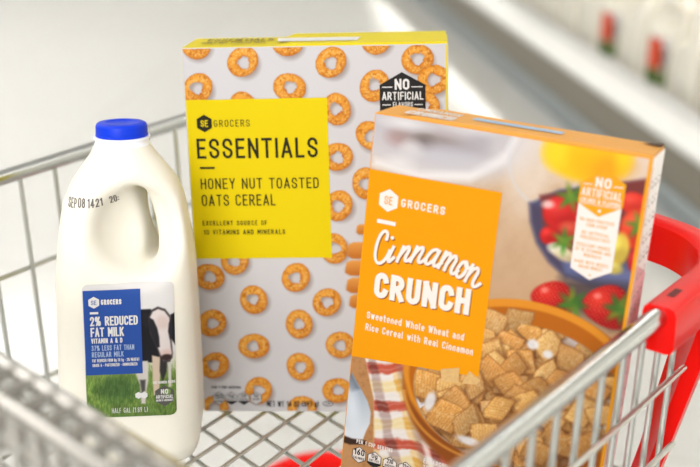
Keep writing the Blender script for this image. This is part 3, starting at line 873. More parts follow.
def surface_net(fn, lo, hi, h):
    xs = [np.arange(lo[i], hi[i] + h, h) for i in range(3)]
    Xg, Yg, Zg = np.meshgrid(*xs, indexing='ij')
    D = fn(Xg, Yg, Zg)
    n = D.shape
    sgn = D < 0
    c = np.zeros((n[0] - 1, n[1] - 1, n[2] - 1), int)
    for i in (0, 1):
        for j in (0, 1):
            for k in (0, 1):
                c += sgn[i:n[0] - 1 + i, j:n[1] - 1 + j, k:n[2] - 1 + k]
    act = (c > 0) & (c < 8)
    idx = -np.ones(act.shape, int); idx[act] = np.arange(act.sum())
    I, J, Kk = np.nonzero(act)
    acc = np.zeros((len(I), 3)); cnt = np.zeros(len(I))
    corners = [(a, b, e) for a in (0, 1) for b in (0, 1) for e in (0, 1)]
    for a in corners:
        for ax in range(3):
            if a[ax]: continue
            b = list(a); b[ax] = 1
            da = D[I + a[0], J + a[1], Kk + a[2]]; db = D[I + b[0], J + b[1], Kk + b[2]]
            cr = (da < 0) != (db < 0)
            t = np.where(cr, da / np.where(cr, da - db, 1), 0)
            p = np.array([I + a[0], J + a[1], Kk + a[2]], float).T
            p[:, ax] += t
            acc[cr] += p[cr]; cnt[cr] += 1
    P = acc / cnt[:, None] * h + np.array(lo)
    F = []
    for ax in range(3):
        s0 = [slice(1, -1)] * 3; s0[ax] = slice(0, -1)
        s1 = list(s0); s1[ax] = slice(1, None)
        A = sgn[tuple(s0)]; B = sgn[tuple(s1)]
        e = np.argwhere(A != B)
        if not len(e): continue
        off = np.array([0 if i == ax else 1 for i in range(3)])
        e = e + off
        o1, o2 = [i for i in range(3) if i != ax]
        def cell(d1, d2):
            q = e.copy(); q[:, o1] -= d1; q[:, o2] -= d2
            return idx[q[:, 0], q[:, 1], q[:, 2]]
        quad = np.stack([cell(1, 1), cell(0, 1), cell(0, 0), cell(1, 0)], 1)
        inside = sgn[e[:, 0], e[:, 1], e[:, 2]]
        flip = inside if ax != 1 else ~inside
        quad[~flip] = quad[~flip][:, ::-1]
        F.append(quad)
    return P, np.concatenate(F)

JP, JF = surface_net(jug_sdf, (-.058, -.058, -.004), (.060, .058, .240), .0019)
for _ in range(3):      # relax the net a little
    acc = np.zeros_like(JP); n = np.zeros(len(JP))
    for a, b in ((0, 1), (1, 2), (2, 3), (3, 0)):
        np.add.at(acc, JF[:, a], JP[JF[:, b]]); np.add.at(n, JF[:, a], 1)
        np.add.at(acc, JF[:, b], JP[JF[:, a]]); np.add.at(n, JF[:, b], 1)
    JP = JP * .5 + acc / n[:, None] * .5
jug_me = bpy.data.meshes.new('jug_body')
jug_me.from_pydata(JP.tolist(), [], JF.tolist())
jug_me.polygons.foreach_set('use_smooth', [True] * len(jug_me.polygons))
jug_me.materials.append(M_jug)
jug_me.update()

def jug_front(u, v):
    """depth of the jug's front skin at width u, height v (m): march in from the front"""
    u = np.asarray(u, float); v = np.asarray(v, float)
    y = np.full(u.shape, -.062)
    for _ in range(60):
        y = y + np.clip(jug_sdf(u, y, v), -.002, .004) * .8
    return y
JU = np.linspace(-.05, .05, 201); JV = np.linspace(.0, .236, 473)
JFY = jug_front(*np.meshgrid(JU, JV))
def jdepth(u, v):
    fu = np.clip((np.asarray(u) + .05) / .0005, 0, 199.99); fv = np.clip(np.asarray(v) / .0005, 0, 471.99)
    a = fu.astype(int); b = fv.astype(int); fu = fu - a; fv = fv - b
    return (JFY[b, a] * (1 - fu) + JFY[b, a + 1] * fu) * (1 - fv) + (JFY[b + 1, a] * (1 - fu) + JFY[b + 1, a + 1] * fu) * fv
def jug_place(layer):
    off = .00035 + .00013 * layer
    return lambda u, v, lift=0.0: (u * .001, float(jdepth(u * .001, v * .001)) - off - lift, v * .001)
def jug_grid(u0, u1, v0, v1, nu, nv, layer, shear=.010, rise=.022, rad=4.0):
    """a label grid wrapped on the front skin; the label sits slightly askew, with rounded corners"""
    a, b = np.meshgrid(np.linspace(u0, u1, nu), np.linspace(v0, v1, nv))
    if rad:
        for cu, su in ((u0, 1), (u1, -1)):
            t = np.minimum(b - v0, v1 - b)
            inset = np.where(t < rad, rad - np.sqrt(np.maximum(rad ** 2 - (rad - t) ** 2, 0)), 0)
            lim = cu + su * inset
            a = np.maximum(a, lim) if su > 0 else np.minimum(a, lim)
    X_ = a + shear * (b - (v0 + v1) / 2); Y_ = b + rise * (a - (u0 + u1) / 2)
    y = jdepth(X_ * .001, Y_ * .001) - (.00035 + .00013 * layer)
    return a, b, np.stack([X_ * .001, y, Y_ * .001], -1)

jr = rotvec((-.083, 0, 0)) @ rotvec((0, .004, 0)) @ rotvec((0, 0, .06))
jT = V((-.1592, .7511, .5074)) + jr @ V((0, .0480, 0))
jug = thing('milk_jug', 'white half gallon milk jug with a blue cap standing in the cart', 'milk jug', jT, jr)
bo = bpy.data.objects.new('bottle', jug_me); COL.objects.link(bo); bo.parent = jug
mb = MB()
mb.lathe([(.0172, .225), (.0194, .226), (.0196, .2300), (.0186, .2312), (.0186, .2336), (.0200, .2340), (.0200, .2354), (.0172, .2356)], 48)
neck = mb.build('neck_ring', M_neck, jug, smooth=True)
mb = MB()
rib = lambda k, z: (.012 if k % 2 else 0) if z < .2428 else 0
mb.lathe([(.0170, .2356), (.0181, .2356), (.0183, .2366), (.0179, .2370), (.0178, .2425), (.0174, .2440), (.0164, .2447), (.0120, .2449), (.0115, .2445), (.0, .2445)], 120, rib)
mb.build('cap', M_cap, jug, smooth=True)
mb = MB(); p = jug_place(0)
for s_, u, wd in (('08', -27.4, 5.0), ('14', -20.6, 4.4), ('21', -15.2, 4.0), ('20:', -6.8, 5.4)):
    text(mb, s_, u, 192.5, 6.2, wd, p, .17, .24, .02)
text(mb, 'SEP', -35, 191.8, 6.0, 6.4, p, .15, .24, .02)
mb.build('date_stamp', M_stamp, jug)

# label: sky, grass and a cow
def cow_label(parent, panel_mat, place, full=True, nu=150, nv=220):
    u0, u1, v0, v1 = -26.6, 36.2, 42.5, 141.0
    a, b, pos = jug_grid(u0, u1, v0, v1, nu, nv, 1)
    cv = Canvas(a, b)
    cv.c[:] = C3(238, 234, 232)
    g = cv.noise(.5, 21, 3); g2 = cv.noise(.16, 22, 2)
    Xs = cv.X * 3.2; 
    blades = Canvas(cv.X * 3.0, cv.Y * .7).noise(.5, 23, 3)
    grass = np.clip((83 - cv.Y) / 8 + (blades - .5) * 2.2, 0, 1)
    cv.lay(np.clip((90 - cv.Y) / 10, 0, 1) * .5, C3(200, 206, 150))
    col = C3(66, 104, 40) * (1 - blades[..., None]) + C3(168, 188, 96) * blades[..., None]
    col = col * (.8 + .4 * g2[..., None])
    cv.lay(grass, col)
    cv.lay(grass * np.clip((58 - cv.Y) / 26, 0, 1) * .45, C3(52, 84, 40))
    cv.lay(cv.ell(-4, 64, 14, 9, 0, 8) * .5, C3(40, 74, 44))
    # cow: body, legs, head
    P = lambda pts, c, s=1.2, k=1.0: cv.lay(cv.poly(pts, s) * k, C3(*c))
    P([(10, 122), (20, 122), (26, 112), (27, 92), (24, 82), (10, 84)], (28, 28, 34))
    P([(9, 84), (17, 84), (17, 70), (15.5, 62), (14.5, 52), (11.5, 52), (11, 66), (8, 76)], (222, 214, 206))
    P([(11, 70), (15, 70), (14.5, 62), (12, 60)], (48, 44, 44), 1.5, .8)
    P([(20, 88), (27, 86), (25, 70), (24, 58), (20.5, 58), (20, 72)], (222, 200, 176))
    P([(26, 92), (31, 90), (30, 76), (27, 68), (25, 76)], (54, 50, 50))
    P([(31, 92), (33, 92), (33, 64), (31, 64)], (222, 214, 206))
    P([(13.5, 119), (17.5, 119.5), (20.5, 116), (20, 110), (16, 108.5), (13.5, 112)], (34, 32, 38))         # ear
    P([(36.5, 118), (33.6, 117), (32.6, 108), (33.2, 100), (36.5, 94)], (30, 30, 36))
    P([(18.4, 116), (20.6, 121.5), (25, 123.6), (30, 121.6), (33.6, 116), (34.2, 108), (33.8, 98), (34.6, 88), (32.4, 82.5), (27.4, 82.5), (25.2, 88), (22.4, 96), (19.2, 104)], (74, 66, 66))
    P([(19.4, 116), (21.4, 120), (25.2, 121.8), (29.4, 120), (32.6, 115), (33.2, 107), (32.8, 98), (33.6, 88.5), (31.8, 84), (28, 84), (26, 88.5), (23.2, 96.5), (20.2, 105)], (238, 226, 222))
    P([(18.8, 116), (21.8, 114), (24.2, 108), (25.4, 101), (25.6, 94), (23.6, 93.5), (20.8, 100), (18.8, 108)], (40, 38, 44))
    P([(34.4, 115), (32.2, 111), (31.6, 105), (32.6, 99), (34.4, 100)], (44, 42, 48))
    cv.lay(cv.ell(27.8, 112, 4, 5, 10, 3) * .35, C3(214, 170, 160))
    cv.lay(cv.ell(30, 89.0, 4.0, 3.0, 0, 2.5) * .6, C3(222, 180, 168))
    cv.lay(cv.ell(30.0, 86.0, 3.9, 2.4, 0, 1.4), C3(58, 42, 42))
    sheet('picture_label', nu, nv, pos, cv.linear(INK), M_film, parent)
    # blue (or red) title panel
    mb = MB(); q = [];
    n_, m_ = 24, 30
    _, _, pp = jug_grid(-26.0, 13.4, 74.8, 136.6, n_, m_, 3, rad=0)
    mb.add(pp.reshape(-1, 3).tolist(), [(i * n_ + j, i * n_ + j + 1, (i + 1) * n_ + j + 1, (i + 1) * n_ + j) for i in range(m_ - 1) for j in range(n_ - 1)])
    pnl = mb.build('title_panel', panel_mat, parent, smooth=True)
    return pnl
# the label grid is slightly sheared, so the lettering follows the same shear
def lab(layer):
    p = jug_place(layer)
    return lambda u, v, lift=0.0: p(u + .010 * (v - 106.5), v + .022 * (u + 7.9), lift)
pnl = cow_label(jug, M_bluep, jug_place(1))
pnl['label'] = 'royal blue title panel'
emb = MB(); poly(emb, hexa(-18.6, 128.0, 4.3, .98), lab(6)); emb = emb.build('brand_emblem', M_white, pnl)
mb = MB(); text(mb, 'SE', -20.4, 126.4, 3.2, 3.6, lab(8), .13, .2); mb.build('lettering', M_bluep, emb)
mb = MB(); p = lab(6)
text(mb, 'GROCERS', -13.6, 126.2, 3.8, 13.8, p, .26, .3)
poly(mb, [(-21.6, 119.6), (-15.8, 119.6), (-15.8, 121.2), (-21.6, 121.2)], p)
text(mb, '2% REDUCED', -21.6, 111.0, 6.8, 32.6, p, .21, .17)
text(mb, 'FAT MILK', -21.5, 103.0, 6.8, 22.6, p, .21, .17)
text(mb, 'VITAMIN A & D', -21.4, 98.2, 3.7, 21.4, p, .24, .24)
text(mb, 'FAT REDUCED FROM 8g TO 5g * 2% MILKFAT', -21.2, 84.4, 2.3, 32.6, p, .2, .24)
text(mb, 'GRADE A * PASTEURIZED * HOMOGENIZED', -21.2, 81.0, 2.2, 31.0, p, .2, .24)
mb.build('lettering', M_white, pnl)
mb = MB(); p = lab(6)
text(mb, '37% LESS FAT THAN', -21.4, 92.8, 3.9, 29.4, p, .18, .24)
text(mb, 'REGULAR MILK', -21.3, 88.0, 3.9, 21.8, p, .18, .24)
mb.build('lettering', M_paleblue, pnl)
mb = MB(); poly(mb, hexa(28.2, 57.2, 8.0, .96), lab(4)); bd = mb.build('claim_badge', mat('grey_badge_ink', ink(84, 80, 74), .5), jug)
mb = MB(); p = lab(6)
text(mb, 'NO', 25.8, 58.8, 3.6, 5.0, p, .2, .2)
text(mb, 'ARTIFICIAL', 22.2, 55.4, 2.6, 12.0, p, .2, .2)
text(mb, 'GROWTH HORMONES', 22.2, 53.2, 1.5, 12.0, p, .2, .2)
text(mb, 'OUR FARMERS PLEDGE', 20.4, 66.6, 2.0, 15.6, p, .2, .2)
mb.build('lettering', M_white, bd)
mb = MB(); p = lab(5)
text(mb, 'HALF GAL (1.89 L)', -9.0, 45.6, 3.8, 25, p, .11, .28)
poly(mb, hexa(10.0, 58.4, 2.6), p); poly(mb, hexa(14.0, 58.4, 2.6), p)
mb.build('volume_mark', M_white, jug)

# --------------------------------------------------------------- shopping cart
cart = thing('shopping_cart', 'chrome wire shopping cart with a red plastic corner bumper', 'shopping cart', (-.05, .80, 0))
def crt(mb, name, m, smooth=True, parent=None):
    off = V((-.05, .80, 0))
    mb.v = [tuple(V(v) - off) for v in mb.v]
    return mb.build(name, m, parent or cart, smooth)
ZR = .674
FL, LN, NR, FR = V((-.380, .778, ZR)), V((-.0067, .402, ZR)), V((.2600, .7515, ZR)), V((-.089, 1.191, ZR))
def zf(x, y): return .4988 + .012 * (x + .1172) - .083 * (y - .8524) - .0005      # the wire bottom slopes to the front
CEN = (FL + LN + NR + FR) / 4
def fillet(p0, c, p1, r, n=10):
    a = (p0 - c).normalized(); b = (p1 - c).normalized()
    ang = a.angle(b); d = r / math.tan(ang / 2)
    t0, t1 = c + a * d, c + b * d
    o = c + (a + b).normalized() * (r / math.sin(ang / 2))
    s, e = t0 - o, t1 - o
    tot = s.angle(e); ax = s.cross(e).normalized()
    return [o + Matrix.Rotation(tot * i / n, 3, ax) @ s for i in range(n + 1)], o
def side_inset(p, q, d):
    n = V((0, 0, 1)).cross(q - p).normalized()
    if n.dot(CEN - p) < 0: n = -n
    return n * d
rim = []
for a, c, b, r in ((FL, LN, NR, .03), (LN, NR, FR, .075), (NR, FR, FL, .075), (FR, FL, LN, .03)):
    pts, _ = fillet(a, c, b, r); rim += pts
mb = MB(); mb.tube(rim, .0064, 14, True); crt(mb, 'basket_rim', M_chrome)

def wall(name, p, q, inset, pitch, start, zs, r=.0021, e0=.02, e1=.02):
    mb = MB()
    d = (q - p).normalized(); L = (q - p).length
    ins = side_inset(p, q, 1.0)
    def at(s, z):
        t0 = p + d * s
        zb = zf(t0.x, t0.y)
        k = (ZR - z) / (ZR - zb)
        o = t0 + ins * (inset * k + .0035)
        return V((o.x, o.y, z))
    s = start
    while s < L - e1:
        t0 = p + d * s
        zb = zf(t0.x, t0.y) - .006
        mb.tube([at(s, ZR - .004), at(s, (ZR + zb) / 2), at(s, zb + .004), at(s, zb) + ins * .006], r, 8)
        s += pitch
    for z in zs:
        if z is None:
            pts = [at(s_, zf(*(p + d * s_).xy) + .001) - ins * (r * 2) for s_ in np.linspace(e0, L - e1, 8)]
        else:
            pts = [at(s_, z) - ins * (r * 2) for s_ in np.linspace(e0, L - e1, 8)]
        mb.tube(pts, r, 8)
    return crt(mb, name, M_wire)
wall('left_wire_side', FL, FR, .010, .0365, .006, (.592, None), e1=.06)
wall('right_wire_side', LN, NR, .006, .0265, .012, (.617, .560, None), .0020, e1=.070)
wall('front_wire_side', FR, NR, .034, .030, .075, (.60, .545, None), e0=.07, e1=.075)
wall('rear_wire_side', LN, FL, .012, .058, .03, (.60, None))

# wire bottom
poly_in = []
for a, b, i in ((FL, LN, .012), (LN, NR, .010), (NR, FR, .036), (FR, FL, .012)):
    poly_in.append((a + side_inset(a, b, i), side_inset(a, b, 1.0)))
def clip(o, d):
    t0, t1 = -5., 5.
    for pt, n in poly_in:
        den = n.x * d[0] + n.y * d[1]; num = n.x * (pt.x - o[0]) + n.y * (pt.y - o[1])
        if abs(den) < 1e-9: continue
        t = num / den
        if den > 0: t0 = max(t0, t)
        else: t1 = min(t1, t)
    return t0, t1
mb = MB()
A = np.array([.585, -.811]); B = np.array([.485, .874]); P0 = np.array([-.0485, .8379])
for k in range(-22, 23):
    for d, st, dz in ((B, A * .0283, 0.0), (A, B * .0330, -.0030)):
        o = P0 + st * k
        t0, t1 = clip(o, d)
        if t1 - t0 < .02: continue
        pts = []
        for t in (t0, (t0 + t1) / 2, t1):
            x, y = o + d * t
            pts.append((x, y, zf(x, y) - .0017 + dz))
        mb.tube(pts, .00165, 8)
crt(mb, 'wire_bottom', M_wire)

# folded rear gate: two layers of close wires hanging along the near-left rim
mb = MB()
d = (FL - LN).normalized(); L = (FL - LN).length
out = -side_inset(LN, FL, 1.0)
for o, z, r in ((.050, .728, .0036), (.050, .707, .0024), (.050, .686, .0030), (.068, .728, .0036), (.068, .686, .0030)):
    a = LN + d * .03 + out * o; b = LN + d * (L - .03) + out * o
    mb.tube([V((a.x, a.y, z)), V((b.x, b.y, z))], r, 8)
n_ = int(L / .0165)
for k in range(2, n_ - 1):
    for o, sh in ((.050, 0), (.068, .006)):
        c = LN + d * (k * .0165 + sh) + out * o
        mb.tube([V((c.x, c.y, .728)), V((c.x, c.y, .686))], .0023, 6)
    c = LN + d * (k * .0165)
    mb.tube([V((c.x, c.y, .730)) + out * .050, V((c.x, c.y, .730)) + out * .068], .0026, 6)
for e in (.03, L - .03):        # hinge arms that carry the gate on the rim
    c = LN + d * e
    mb.tube([V((c.x, c.y, ZR)), V((c.x, c.y, .707)) + out * .050], .004, 8)
crt(mb, 'folded_gate', mat('shaded_gate_wire', (.50, .48, .45, 1), rough=.25, metal=1.0))  # browner metal: the shade on the gate is put into its colour

# red corner bumper: capping band over the rim plus a tall corner plate behind the wires
def band_path(c0, c, c1, r, l0, l1):
    pts, o = fillet(c0, c, c1, r, 14)
    a = (c0 - c).normalized(); b = (c1 - c).normalized()
    return [pts[0] + a * l0, pts[0] + a * l0 * .5] + pts + [pts[-1] + b * l1 * .5, pts[-1] + b * l1]
def sweep_band(path, prof, cen, zfun=None):
    rings = []
    n = len(path)
    for i, p in enumerate(path):
        t = (path[min(i + 1, n - 1)] - path[max(i - 1, 0)]).normalized()
        nrm = V((t.y, -t.x, 0))
        if nrm.dot(p - cen) < 0: nrm = -nrm
        rings.append([tuple(V((p.x, p.y, 0)) + nrm * u + V((0, 0, p.z + z))) for u, z in prof])
    return rings
pth = band_path(LN, NR, FR, .075, .070, .06)
prof = [(-.0095, -.022), (-.0095, .002), (-.0085, .0055), (-.0055, .0075), (.0070, .0075), (.0105, .0060), (.0120, .0025), (.0120, -.018), (.0105, -.0215), (.0070, -.0225)]
mb = MB(); mb.sweep(sweep_band(pth, prof, CEN))
bump = crt(mb, 'corner_bumper', M_red, True)
bump['label'] = 'glossy red plastic corner bumper'
# slot in the band's top face: a flat patch, its inner shade painted dark red
a = (LN - NR).normalized(); c = pth[0] - a * .0 + (pth[1] - pth[0]).normalized() * .024 + V((0, 0, .0077)); nn = V((-a.y, a.x, 0))
mb = MB()
mb.add([c + a * .007 + nn * .0024, c - a * .007 + nn * .0024, c - a * .007 - nn * .0024, c + a * .007 - nn * .0024], [(0, 1, 2, 3)])
crt(mb, 'slot', mat('slot_shade_red', rgb(92, 14, 10), .6), False, bump)
bump_slot = COL.objects['slot'] if 'slot' in COL.objects else None
pl = band_path(LN, NR, FR, .075, .0, .03)[2:13]
mb = MB()
rings = []
n = len(pl)
for i, p in enumerate(pl):
    t = (pl[min(i + 1, n - 1)] - pl[max(i - 1, 0)]).normalized()
    nrm = V((t.y, -t.x, 0))
    if nrm.dot(p - CEN) < 0: nrm = -nrm
    col = []
    for (u, z, s) in ((.0035, .655, 0), (.0035, .52, -.030), (.0030, .49, -.038), (.0075, .49, -.034), (.0085, .52, -.026), (.0110, .655, .004)):
        o = V((p.x, p.y, 0)) + nrm * (u + s)
        col.append((o.x, o.y, z))
    rings.append(col)
mb.sweep(rings)
plate = crt(mb, 'corner_plate', M_red, True)

# under-carriage: lower tray frame with its own red bumper, posts and castors
ZT = .19
low = [V((p.x, p.y, ZT)) + (V((CEN.x, CEN.y, 0)) - V((p.x, p.y, 0))) * .10 for p in (FL, LN, NR)] + [V((-.015, 1.350, ZT))]
rim2 = []
for i in range(4):
    pts, _ = fillet(low[i - 1], low[i], low[(i + 1) % 4], .07 if i == 3 else .04); rim2 += pts
mb = MB(); mb.tube(rim2, .010, 12, True); crt(mb, 'lower_frame', M_chrome)
pth = band_path(low[0], low[3], low[2], .075, .05, .14)
prof = [(-.008, -.030), (-.008, .022), (-.002, .028), (.008, .028), (.016, .022), (.018, -.024), (.012, -.030)]
mb = MB(); mb.sweep(sweep_band(pth, prof, V((CEN.x, CEN.y, 0))))
b2 = crt(mb, 'lower_bumper', M_red, True)
for i, cpt in enumerate((low[0], low[1], low[2], low[3] + (V((CEN.x, CEN.y, ZT)) - low[3]) * .12)):
    mb = MB()
    mb.tube([V((cpt.x, cpt.y, ZT)), V((cpt.x, cpt.y, .10))], .009, 10)
    for s in (-1, 1):
        mb.box(cpt.x + s * .016 - .0015, cpt.x + s * .016 + .0015, cpt.y - .012, cpt.y + .012, .05, .105)
    mb.box(cpt.x - .0175, cpt.x + .0175, cpt.y - .014, cpt.y + .014, .100, .106)
    ca = crt(mb, 'caster', M_chrome, True)
    mb = MB()
    mb.tube([V((cpt.x - .012, cpt.y, .0505)), V((cpt.x + .012, cpt.y, .0505))], .050, 24)
    crt(mb, 'wheel', mat('grey_rubber', (.10, .10, .10, 1), .6), True, ca)
for i, top_ in enumerate((FL, LN)):
    mb = MB()
    b_ = low[i]
    mb.tube([V((top_.x, top_.y, ZR - .004)), V((top_.x, top_.y, .45)), V((b_.x, b_.y, ZT))], .009, 10)
    crt(mb, 'post', M_chrome)

# ---------------------------------------------------------------- the shop
def floor_mat():
    m = bpy.data.materials.new('polished_tile_floor'); m.use_nodes = True
    nt = m.node_tree; b = nt.nodes['Principled BSDF']
    tc = nt.nodes.new('ShaderNodeTexCoord')
    br = nt.nodes.new('ShaderNodeTexBrick')
    br.offset = 0
    br.inputs['Scale'].default_value = 1.0
    br.inputs['Brick Width'].default_value = .61; br.inputs['Row Height'].default_value = .61
    br.inputs['Mortar Size'].default_value = .004
    br.inputs['Color1'].default_value = (.55, .543, .520, 1); br.inputs['Color2'].default_value = (.57, .563, .540, 1)
    br.inputs['Mortar'].default_value = (.50, .49, .45, 1)
    mp = nt.nodes.new('ShaderNodeMapping'); mp.inputs['Rotation'].default_value = (0, 0, .15); mp.inputs['Location'].default_value = (.1, .17, 0)
    nt.links.new(tc.outputs['Object'], mp.inputs['Vector']); nt.links.new(mp.outputs['Vector'], br.inputs['Vector'])
    nz = nt.nodes.new('ShaderNodeTexNoise'); nz.inputs['Scale'].default_value = 40
    nt.links.new(tc.outputs['Object'], nz.inputs['Vector'])
    mx = nt.nodes.new('ShaderNodeMix'); mx.data_type = 'RGBA'; mx.blend_type = 'MULTIPLY'; mx.inputs['Factor'].default_value = .06
    nt.links.new(br.outputs['Color'], mx.inputs['A']); nt.links.new(nz.outputs['Color'], mx.inputs['B'])
    nt.links.new(mx.outputs['Result'], b.inputs['Base Color'])
    b.inputs['Roughness'].default_value = .16
    b.inputs['Specular IOR Level'].default_value = .85
    return m
mb = MB(); mb.box(-7, 5.5, -4, 11, -.05, 0)
structure(mb.build('floor', floor_mat()))
M_wall = mat('white_paint', (.84, .83, .80, 1), .6, noise=.02, nscale=3)
mb = MB(); mb.box(-7, 5.5, 11.0, 11.1, 0, 3.6); structure(mb.build('wall_back', M_wall))
mb = MB(); mb.box(-7.1, -7, -4, 11, 0, 3.6); structure(mb.build('wall_left', M_wall))
mb = MB(); mb.box(-7, 5.5, -4, 11, 3.6, 3.7); structure(mb.build('ceiling', M_wall))

# ceiling lights: long troffers with lit diffusers
def emit(name, col, s):
    m = bpy.data.materials.new(name); m.use_nodes = True
    b = m.node_tree.nodes['Principled BSDF']
    b.inputs['Base Color'].default_value = (1, 1, 1, 1)
    b.inputs['Emission Color'].default_value = col; b.inputs['Emission Strength'].default_value = s
    return m
M_lamp = emit('lit_diffuser', (1, .98, .95, 1), 4.0)
M_frame = mat('white_enamel', (.8, .8, .8, 1), .4)
LIGHTS = [(-5.2, 9.2), (-5.2, 6.4), (-5.2, 3.4), (-5.2, .4), (-2.8, 9.2), (-2.8, 6.4), (-2.8, 3.4), (-2.8, .4), (-2.8, -2.2)]
for i, (x, y) in enumerate(LIGHTS):
    t = thing('ceiling_light', 'long ceiling light panel over the aisle', 'light', (x, y, 3.6), None, 'ceiling light panels')
    mb = MB()
    for bx in ((-.35, -.31, -.9, .9), (.31, .35, -.9, .9), (-.31, .31, -.9, -.86), (-.31, .31, .86, .9)):
        mb.box(*bx, -.06, 0)
    mb.build('frame', M_frame, t)
    mb = MB(); mb.box(-.31, .31, -.86, .86, -.045, -.02); mb.build('diffuser', M_lamp, t)

# dairy case
cdir = math.atan2(.1426, .99)
cRz = Matrix.Rotation(cdir, 3, 'Z')
case = thing('dairy_case', 'long open refrigerated dairy case with a white front lip', 'refrigerated case', (.665, 3.49, 0), cRz)
Y0, Y1 = -3.2, 6.3
def prof_part(name, prof, m, mi=None):
    mb = MB()
    mb.sweep([[(x, Y0, z) for x, z in prof], [(x, Y1, z) for x, z in prof]])
    return mb.build(name, m, case)
prof_part('kick_plate', [(-.012, 0), (-.012, .050), (-.004, .058), (.05, .058), (.05, 0)], mat('brushed_kick_steel', rgb(150, 158, 160), .35, .4))
prof_part('lower_panel', [(.004, .058), (.004, .175), (.06, .175), (.06, .058)], mat('taupe_enamel', rgb(128, 122, 108), .4))
prof_part('front_lip', [(-.006, .165), (-.010, .176), (-.006, .186), (.018, .196), (.055, .203), (.055, .185), (.02, .175), (.02, .165)], mat('white_lip', (.86, .86, .84, 1), .35))
M_grille = mat('white_grille', (.80, .81, .80, 1), .45)
mb = MB()
mb.sweep([[(x, Y0, z) for x, z in [(.055, .196), (.055, .204), (.100, .212), (.100, .204)]], [(x, Y1, z) for x, z in [(.055, .196), (.055, .204), (.100, .212), (.100, .204)]]])
gr = mb.build('air_grille', M_grille, case)
mb = MB()
y = Y0 + .05
while y < Y1 - .05:
    for j in range(3):
        x = .062 + j * .012
        z = .2046 + (x - .055) * .178
        mb.add([(x, y, z), (x + .007, y, z + .0012), (x + .007, y + .012, z + .0012), (x, y + .012, z)], [(0, 1, 2, 3)])
    y += .024
mb.build('vent_holes', mat('vent_shadow', (.34, .35, .34, 1), .7), gr)
prof_part('product_deck', [(.100, .125), (.100, .135), (.95, .135), (.95, .125)], mat('white_deck', (.82, .82, .78, 1), .4))
prof_part('back_panel', [(.95, .06), (.95, 2.0), (1.0, 2.0), (1.0, .06)], mat('cream_back_panel', (.86, .85, .78, 1), .4))
prof_part('shelf', [(.36, .66), (.36, .69), (.95, .69), (.95, .66)], M_frame)
prof_part('canopy', [(.12, 1.95), (.12, 2.06), (1.0, 2.06), (1.0, 1.95)], M_frame)
mb = MB(); mb.box(.40, .46, Y0 + .1, Y1 - .1, .640, .658); mb.build('shelf_light', emit('case_light', (1, .97, .88, 1), 6.0), case)
mb = MB(); mb.box(.22, .30, Y0 + .1, Y1 - .1, 1.925, 1.949); mb.build('canopy_light', emit('canopy_tube', (1, .97, .90, 1), 5.0), case)

# gallon jugs of milk on the bottom deck of the case; every other one shows its label
M_redp = mat('red_label_ink', ink(244, 84, 40), .5)
M_capr = mat('red_cap_plastic', rgb(214, 30, 24), .35)
GS = 1.36
def make_gallon(label, labelled, group):
    t = thing('milk_jug', label, 'milk jug', (0, 0, 0), None, group)
    b = bpy.data.objects.new('bottle', jug_me); COL.objects.link(b); b.parent = t
    mb = MB(); mb.lathe([(.0, .230), (.0192, .230), (.0192, .247), (.0175, .2496), (.0, .2496)], 24); mb.build('cap', M_capr, t, smooth=True)
    if labelled:
        pn = cow_label(t, M_redp, jug_place(1), False, 40, 60)
    return t
def copy_tree(o, parent=None):
    c = o.copy(); COL.objects.link(c)
    if parent: c.parent = parent
    for ch in [k for k in bpy.data.objects if k.parent == o]:
        copy_tree(ch, c)
    return c
spots = []
for r_, xx in ((0, .205), (1, .375), (2, .545)):
    for k in range(-5, 9):
        spots.append((r_, k, xx, -.236 + k * .193))
protoL = protoP = None
ordn = ['nearest', 'second', 'third', 'fourth', 'fifth', 'sixth', 'seventh', 'eighth']
lc = 0
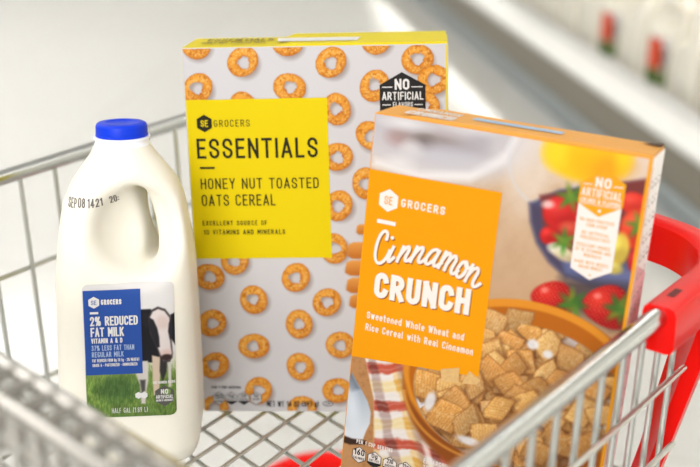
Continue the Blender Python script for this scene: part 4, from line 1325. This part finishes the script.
for r_, k, x, y in spots:
    lab_ = (r_ == 0 and k in (-4, -2, 0, 2))
    if lab_:
        label = {0: 'red labelled milk jug in the dairy case, the nearer of the two in view', 2: 'red labelled milk jug in the dairy case, the farther of the two in view'}.get(k, 'red labelled milk jug in the dairy case, %s from its near end' % ordn[min(lc, 7)])
        lc += 1
        group = 'red labelled milk jugs in the dairy case'
    else:
        label = 'plain white milk jug in the dairy case with no label showing'
        group = 'plain white milk jugs in the dairy case'
    if lab_:
        if protoL is None: protoL = o = make_gallon(label, True, group)
        else: o = copy_tree(protoL)
    else:
        if protoP is None: protoP = o = make_gallon(label, False, group)
        else: o = copy_tree(protoP)
    o['label'] = label; o['group'] = group
    wpos = cRz @ V((x, y, 0)) + V((.665, 3.49, .1353))
    yaw = cdir - PI / 2 + (.30 if lab_ else PI)
    Mx = Matrix.Rotation(yaw, 4, 'Z') @ Matrix.Scale(GS, 4)
    Mx.translation = wpos
    o.matrix_world = Mx

# ------------------------------------------------------------- light and camera
wd = bpy.data.worlds.new('shop_ambient'); sc.world = wd
wd.use_nodes = True
bg = wd.node_tree.nodes['Background']
bg.inputs['Color'].default_value = (.985, .99, 1, 1)
bg.inputs['Strength'].default_value = .80

def area(name, loc, target, sx, sy, power, col=(1, .985, .96)):
    l = bpy.data.lights.new(name, 'AREA'); l.shape = 'RECTANGLE'; l.size = sx; l.size_y = sy; l.energy = power; l.color = col
    o = bpy.data.objects.new(name, l); COL.objects.link(o)
    o.location = loc
    o.rotation_euler = (V(target) - V(loc)).to_track_quat('-Z', 'Y').to_euler()
    return o
area('added_front_light', (-.9, -2.7, 2.3), (0, .9, .6), 2.0, 1.5, 92)  # added unseen lamp behind the camera, brightens the fronts of the goods
lv = area('added_floor_light', (-1.75, 2.6, 3.45), (-1.75, 2.6, 0), 1.0, 6.5, 36)  # added unseen lamp, narrow beam brightens the floor away from the case
lv.data.spread = math.radians(78)

cam = bpy.data.cameras.new('camera')
cam.sensor_width = 36.0
cam.lens = 36.0 * 1200 / 700
cam.dof.use_dof = True
cam.dof.focus_distance = .825
cam.dof.aperture_fstop = 4.8
cam.clip_start = .02
co = bpy.data.objects.new('camera', cam); COL.objects.link(co)
co.location = (0, 0, .97)
co.rotation_euler = (math.radians(90 - 20.5), 0, 0)
sc.camera = co

sc.view_settings.view_transform = 'Standard'
sc.view_settings.look = 'None'
sc.view_settings.gamma = 1.0
sc.view_settings.exposure = 0.47
